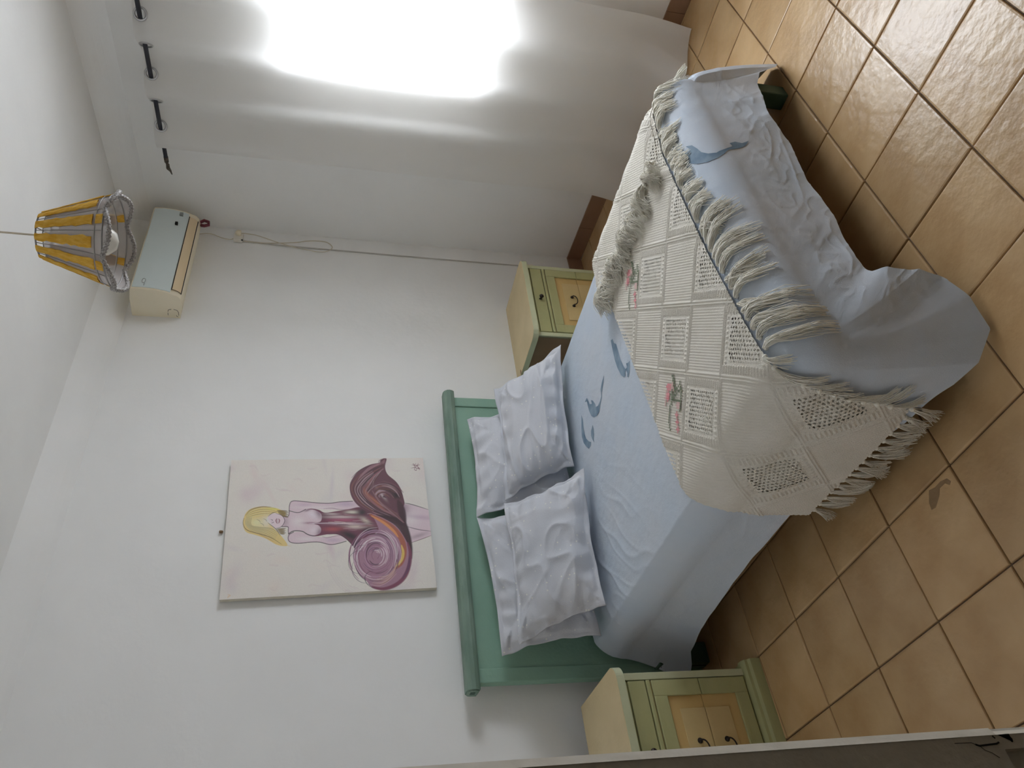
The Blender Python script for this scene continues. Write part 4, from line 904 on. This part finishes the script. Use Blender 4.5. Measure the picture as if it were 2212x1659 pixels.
m = MB(); m.prism(AP(lou), 'x', AX0 + .035, AX1 - .035); shade_auto(m.build('louvre_flap', M_FLAP, ac_), 30)
m = MB(); m.prism(AP([(.179, 2.4625), (.1765, 2.4585), (.168, 2.461)]), 'x', AX0 + .034, AX1 - .034); m.build('slit', M_BLACK, ac_)
m = MB(); m.prism(AP([(.149, 2.4175), (.1435, 2.4155), (.144, 2.422)]), 'x', AX0 + .034, AX1 - .034); m.build('slit', M_BLACK, ac_)
m = MB(); m.tube([(AX0 + .034, BY - d, z) for d, z in ((.178, 2.461), (.172, 2.446), (.165, 2.433), (.152, 2.419))], .0014, 6); m.build('slit', M_BLACK, ac_)
for pts in ([(.045, 2.488), (.058, 2.484), (.063, 2.470)], [(.063, 2.458), (.058, 2.441), (.046, 2.436), (.020, 2.436)], [(.018, 2.490), (.036, 2.489)], [(.020, 2.447), (.014, 2.447), (.010, 2.440)]):
    m = MB(); m.tube([(AX0 - .0003, BY - d, z) for d, z in pts], .0012, 5); m.build('knockout_line', M_BLACK, ac_)
m = MB(); m.box((1.296, BY - .2035, 2.493), (1.318, BY - .186, 2.511)); m.build('display', M_GREYP, ac_)
m = MB(); m.box((1.207, BY - .206, 2.508), (1.226, BY - .190, 2.522)); m.build('sensor_window', M_BLACK, ac_)
# small oval badge with a bar
m = MB(); m.tube([(.712 + .017 * cos(t), BY - .2045, 2.598 + .008 * sin(t)) for t in np.linspace(0, 2 * pi, 16, endpoint=False)], .0016, 6, False, True); m.build('badge', M_GREYP, ac_)
m = MB(); m.box((.676, BY - .2055, 2.590), (.694, BY - .2025, 2.5935)); m.build('badge', M_GREYP, ac_)
m = MB(); m.tube([(1.330, BY - .10, 2.425), (1.356, BY - .11, 2.418), (1.368, BY - .12, 2.392), (1.350, BY - .125, 2.366), (1.322, BY - .125, 2.362), (1.318, BY - .12, 2.385), (1.332, BY - .11, 2.405)], .0095, 8)
tag(shade_auto(m.build('drain_hose', M_RED)), 'short looped maroon hose hanging from the window end of the air conditioner', 'hose')
# socket, plug and cords
sb = thing('wall_socket', 'small white socket box with a plug in it beside the window wall corner', 'socket', (1.362, BY, 2.18))
m = MB(); m.box((1.335, BY - .026, 2.178), (1.402, BY, 2.232), .004); shade_auto(m.build('socket_box', M_WHITEP, sb))
m = MB(); m.rev([(0, -.018), (.017, -.016), (.019, -.004), (.016, .008), (.008, .016), (0, .018)], (1.385, BY - .036, 2.207), 14); shade_auto(m.build('plug', M_CREAM, sb))
m = MB(); m.box((1.333, BY - .0275, 2.176), (1.337, BY - .020, 2.186)); m.build('screw', M_BLACK, sb)
def crom(P, n=8): return [tuple(p) for p in [np.array(q_) for q_ in spl3(P, n)]]
def spl3(pts, n=8):
    P = [np.array(p, float) for p in pts]; P = [2 * P[0] - P[1]] + P + [2 * P[-1] - P[-2]]; o_ = []
    for i in range(1, len(P) - 2):
        for t in np.linspace(0, 1, n, endpoint=False):
            o_.append(.5 * ((2 * P[i]) + (-P[i - 1] + P[i + 1]) * t + (2 * P[i - 1] - 5 * P[i] + 4 * P[i + 1] - P[i + 2]) * t * t + (-P[i - 1] + 3 * P[i] - 3 * P[i + 1] + P[i + 2]) * t ** 3))
    o_.append(P[-2]); return o_
m = MB(); m.tube(crom([(1.352, 2.300, 2.425), (1.380, 2.315, 2.385), (1.381, 2.318, 2.354), (1.355, 2.318, 2.30), (1.346, 2.318, 2.25), (1.366, 2.316, 2.225)]), .0028, 6)
m.tube(crom([(1.387, 2.30, 2.200), (1.399, 2.305, 2.176), (1.396, 2.312, 2.094), (1.347, 2.318, 1.952), (1.312, 2.320, 1.81), (1.303, 2.320, 1.70), (1.352, 2.320, 1.648), (1.400, 2.318, 1.69), (1.396, 2.318, 1.79), (1.370, 2.320, 1.88), (1.345, 2.322, 2.043), (1.345, 2.322, 2.176)]), .0028, 6)
tag(shade_auto(m.build('power_cord', M_CORD)), 'thin cream power cord looping down the wall from the socket below the air conditioner', 'cord')
m = MB(); m.tube(crom([(1.352, 2.325, 2.178), (1.340, 2.325, 1.95), (1.336, 2.325, 1.586), (1.334, 2.325, 1.0), (1.336, 2.325, .40)]), .0042, 6)
tag(shade_auto(m.build('wall_cable', M_DUCT)), 'thin painted cable running straight down the wall behind the far bedside cupboard', 'cable')
m = MB(); m.box((1.306, BY - .014, .352), (1.352, BY, .402), .003); tag(shade_auto(m.build('cable_box', M_WHITEP)), 'small white cable box low on the wall behind the far bedside cupboard', 'socket')
# ================================================================ pendant lamp
LC = np.array([-.585, .80, 0])
lamp = thing('pendant_lamp', 'small pendant lamp with ochre striped raffia shade and scalloped grey beaded edge', 'lamp', (LC[0], LC[1], CZ))
ZL0, ZL1, R0_, R1_ = 2.275, 2.468, .138, .066
def lr(z): return R1_ + (R0_ - R1_) * (ZL1 - z) / (ZL1 - ZL0)
m = MB(); m.tube([(LC[0], LC[1], CZ), (LC[0] + .004, LC[1] + .002, 2.65), (LC[0], LC[1], ZL1 - .03)], .0032, 6); m.build('cord', M_CORD, lamp)
m = MB(); m.rev([(.0, .0), (.045, 0), (.043, -.018), (.03, -.03), (.006, -.034), (0, -.034)], (LC[0], LC[1], CZ), 20); shade_auto(m.build('ceiling_rose', M_WHITEP, lamp))
def ringp(z, r, n=40, j=0): return [(LC[0] + r * cos(2 * pi * k / n), LC[1] + r * sin(2 * pi * k / n), z) for k in range(n)]
for z in (ZL1, ZL1 - .022, ZL0 + .022, ZL0):
    m = MB(); m.tube(ringp(z, lr(z)), .0016 if z not in (ZL1, ZL0) else .0024, 6, False, True); m.build('wire_ring', M_WIRE, lamp, True)
NS = 12
for k in range(NS):
    a_ = 2 * pi * (k + .5) / NS + .12; m = MB()
    m.tube([(LC[0] + lr(z) * cos(a_), LC[1] + lr(z) * sin(a_), z) for z in np.linspace(ZL1, ZL0, 5)], .0013, 5); m.build('rib_wire', M_WIRE, lamp)
for k in range(3):
    a_ = 2 * pi * k / 3; m = MB(); m.tube([(LC[0], LC[1], ZL1 - .03), (LC[0] + .066 * cos(a_), LC[1] + .066 * sin(a_), ZL1)], .0015, 5); m.build('spider_arm', M_WIRE, lamp)
def scal(a): return ZL0 - .004 - .020 * abs(cos(3 * a + .55)) ** 1.3 + .006
nA, nZ = 96, 6; V = []
for i in range(nZ):
    for k in range(nA):
        a_ = 2 * pi * k / nA; zb = scal(a_); z = ZL1 - .024 + (zb - ZL1 + .024) * i / (nZ - 1); r = lr(z) - .0012
        V.append((LC[0] + r * cos(a_), LC[1] + r * sin(a_), z))
mk('net_lining', V, grid_faces(nZ, nA, True), M_SHEER, lamp, True)
for k in range(NS):
    a0 = 2 * pi * k / NS + .12; V = []; nz_ = 15; rs = random.Random(k); e1 = ZL0 + .030 - rs.uniform(0, .006)
    for i in range(nz_):
        z = ZL1 + .002 + (e1 - ZL1) * i / (nz_ - 1); wd = (.020 + .014 * i / (nz_ - 1)) * (1 + .13 * rs.uniform(-1, 1)); sh = rs.uniform(-.002, .002)
        for s_ in (-1, -.4, .4, 1):
            r = lr(z) + .0035 + .002 * (1 - s_ * s_) + rs.uniform(-.0006, .0006); a_ = a0 + (s_ * wd / 2 + sh) / r
            V.append((LC[0] + r * cos(a_), LC[1] + r * sin(a_), z))
    n_ = len(V); V += [(LC[0] + (v_[0] - LC[0]) * .965, LC[1] + (v_[1] - LC[1]) * .965, v_[2]) for v_ in V]
    F = grid_faces(nz_, 4).tolist(); F2 = [[q_ + n_ for q_ in f_[::-1]] for f_ in F]
    for i in range(nz_ - 1):
        F2.append([i * 4, (i + 1) * 4, (i + 1) * 4 + n_, i * 4 + n_]); F2.append([i * 4 + 3, i * 4 + 3 + n_, (i + 1) * 4 + 3 + n_, (i + 1) * 4 + 3])
    mk('raffia_stripe', V, F + F2, M_LAMPY, lamp)
    # short end of the stripe below the ring
    a1 = a0 + .26; m = MB(); V = []
    if k % 2 == 0:
        for z in (ZL0 + .022, ZL0 + .002):
            for s_ in (-.5, .5): a_ = a0 + s_ * .028 / lr(z); r = lr(z) + .003; V.append((LC[0] + r * cos(a_), LC[1] + r * sin(a_), z))
        V += [(LC[0] + (v_[0] - LC[0]) * .97, LC[1] + (v_[1] - LC[1]) * .97, v_[2]) for v_ in V]
        m.add(V, [(0, 1, 3, 2), (4, 6, 7, 5), (0, 2, 6, 4), (1, 5, 7, 3), (0, 4, 5, 1), (2, 3, 7, 6)]); m.build('raffia_end', M_LAMPY, lamp)
nT = 168; P = []; rad = []
for k in range(nT):
    a_ = 2 * pi * k / nT; z = scal(a_) - .003; r = lr(z) + .003; P.append((LC[0] + r * cos(a_), LC[1] + r * sin(a_), z)); rad.append(.0055 * (1 + .55 * (k % 2)))
m = MB(); m.tube(P, rad, 8, False, True); m.build('beaded_trim', M_TRIM, lamp, True)
m = MB(); m.rev([(0, .03), (.014, .028), (.017, .0), (.017, -.03), (.013, -.032), (0, -.032)], (LC[0], LC[1], ZL1 - .045), 14); shade_auto(m.build('bulb_holder', M_WHITEP, lamp))
m = MB(); m.rev([(.013, 0), (.016, -.018), (.034, -.045), (.046, -.075), (.043, -.100), (.026, -.122), (0, -.130)], (LC[0], LC[1], ZL1 - .075), 24); m.build('bulb', M_BULB, lamp, True)
# ================================================================ curtain on its rod
def uy(y): return (2.33 - y) * WN
ZR = 2.538
rod = thing('curtain_rod', 'thin black curtain rod above the window with a corroded end bracket', 'curtain rod', tuple(rw(.60, .10, ZR)))
m = MB(); m.tube([rw(.605, .10, ZR), rw(2.9, .10, ZR)], .0105, 12); shade_auto(m.build('pole', M_ROD, rod))
m = MB(); m.tube([rw(.612, .10, ZR), rw(.575, .098, ZR + .001), rw(.565, .094, ZR + .003), rw(.545, .088, ZR)], [.012, .0115, .006, .0085], 9); m.tube([rw(.547, .088, ZR), rw(.52, .086, ZR + .002), rw(.495, .080, ZR - .006), rw(.470, .078, ZR - .010)], [.009, .0105, .006, .003], 7); m.build('end_bracket', M_RUST, rod)
m = MB(); m.tube([rw(2.2, .10, ZR - .004), rw(2.2, 0, ZR - .03)], .006, 6); m.build('bracket', M_ROD, rod)
YL, YR = 1.652, .505; SP = .1535
def curt(y, z):
    y = np.asarray(y, float); z = np.asarray(z, float)
    f = np.clip((ZR + .03 - z) / 2.5, 0, 1)
    ph = pi * (y - .909) / SP + .5 * f * np.sin(y * 5 + 1.0)
    A = .036 * (1 - .45 * f) + .006 * np.sin(y * 9 + 2) * f
    w_ = A * np.sin(ph) + .022 * f * np.sin(1.7 * pi * (y - .4) + .5) + .004 * np.sin(14 * y + 3 * z) * f
    kick = np.clip((.30 - z) / .28, 0, 1) ** 2 * (.05 + .17 * np.exp(-((y - .72) / .16) ** 2) * np.clip((y - .50) / .12, 0, 1))
    off = .10 + w_ + .015 * f + kick
    sh = .02 * f * np.sin(y * 3)
    u = (2.33 - (y + sh)) * WN
    x0 = W0.x + WD.x * u + WI.x * off; y0 = W0.y + WD.y * u + WI.y * off
    return x0, y0, z + 0 * x0
ny_, nz_ = 260, 110
ys = np.linspace(YL, YR, ny_)[None, :] + np.zeros((nz_, 1)); zt_ = 1 - (1 - np.linspace(0, 1, nz_)) ** 1.15
hem = .016 + .006 * np.sin(ys * 20)
zs = (ZR + .030) + (hem - ZR - .030) * np.linspace(0, 1, nz_)[:, None]
X_, Y_, Z_ = curt(ys, zs)
curtain = thing('curtain', 'long white voile eyelet curtain drawn over the bright window, hem on the floor', 'curtain', tuple(rw(1.2, .10, ZR)))
V = np.stack([X_, Y_, Z_], -1).reshape(-1, 3); F = grid_faces(nz_, ny_)
# cut the eyelets
rings = [.909 + SP * k for k in range(-2, 5)]; fc = np.stack([ys, zs], -1).reshape(-1, 2)[F].mean(1); keep = np.ones(len(F), bool)
for r_ in rings:
    ds = np.hypot((fc[:, 0] - r_) * 1.25, fc[:, 1] - (ZR - .004)); keep &= ds > .0235
mk('cloth', V, F[keep], M_CURT, curtain, True)
for r_ in rings:
    x, y, z = curt(r_, ZR - .004); x2, y2, _ = curt(r_ + .002, ZR - .004); t = Vector((float(x2 - x), float(y2 - y), 0)).normalized(); c_ = Vector((float(x), float(y), ZR - .004))
    m = MB(); m.tube([c_ + t * (.0265 * cos(a_)) + Vector((0, 0, .0265 * sin(a_))) for a_ in np.linspace(0, 2 * pi, 28, endpoint=False)], .0055, 8, False, True); m.build('eyelet_ring', M_CHROME, curtain, True)
# ================================================================ door frame at the near left
door = tag(thing('door_1', None, None, (LX - .07, DY1, 0)), kind='structure')
JX0, JX1 = -2.505, -2.3742; JY0, JY1 = DY1, DY1 + .035
m = MB(); hx0, hx1, hz0, hz1 = -2.425, -2.3885, .79, .9335
m.box((JX0, JY0, 0), (JX1, JY1, hz0)); m.box((JX0, JY0, hz1), (JX1, JY1, DZ + .03)); m.box((JX0, JY0, hz0), (hx0, JY1, hz1)); m.box((hx1, JY0, hz0), (JX1, JY1, hz1)); m.box((hx0, JY0 + .012, hz0), (hx1, JY1, hz1))
m.build('jamb', M_JAMB, door)
def edge(z0, z1, x1, nm='worn_edge'):
    m = MB(); m.prism([(JX1, JY0 - .0008), (x1, JY0 + .0055), (x1, JY1 + .01), (JX1, JY1 + .01)], 'z', z0, z1); return m.build(nm, M_JEDGE, door)
edge(.936, DZ + .03, -2.3655); edge(0, .936, -2.3690)
def chip(pts, w2=.0012):
    m = MB(); m.tube([(x, JY0 - .0002, z) for x, z in pts], w2, 5); m.build('paint_crack', M_BLACK, door)
chip([(-2.382, .966), (-2.3835, .962), (-2.3826, .940), (-2.3815, .937)], .0010); chip([(-2.3795, .990), (-2.3800, .97), (-2.382, .966)], .0003); chip([(-2.375, .941), (-2.3775, .939)], .0007)
chip([(-2.3835, .962), (-2.388, .958), (-2.391, .951), (-2.396, .945)], .0003)
m = MB(); m.prism([(-2.3744, .934), (-2.3738, .925), (-2.3738, .920), (-2.3752, .921), (-2.3795, .9225), (-2.3822, .921), (-2.3822, .9195), (-2.3790, .9185), (-2.3765, .9200), (-2.3750, .922)], 'y', JY0 - .0006, JY0 + .001); m.build('gouge', M_BLACK, door)
m = MB(); m.box((JX0, DY0 - .035, 0), (JX1 + .006, DY0, DZ + .03)); m.build('jamb', M_JAMB, door)
m = MB(); m.box((JX0, DY0, DZ), (JX1 + .006, DY1, DZ + .03)); m.build('head', M_JAMB, door)
# scuff on a tile
m = MB(); sc_ = [(-1.527, 0.665), (-1.533, 0.642), (-1.531, 0.616), (-1.538, 0.591), (-1.552, 0.584), (-1.558, 0.594), (-1.545, 0.605), (-1.545, 0.628), (-1.56, 0.642), (-1.578, 0.672), (-1.575, 0.690), (-1.555, 0.686)]
m.add([(x, y, .0014) for x, y in sc_], [tuple(range(len(sc_)))]); m.build('scuff_mark', sheer_mat('scuff', (.08, .045, .03, 1), .33), fl)
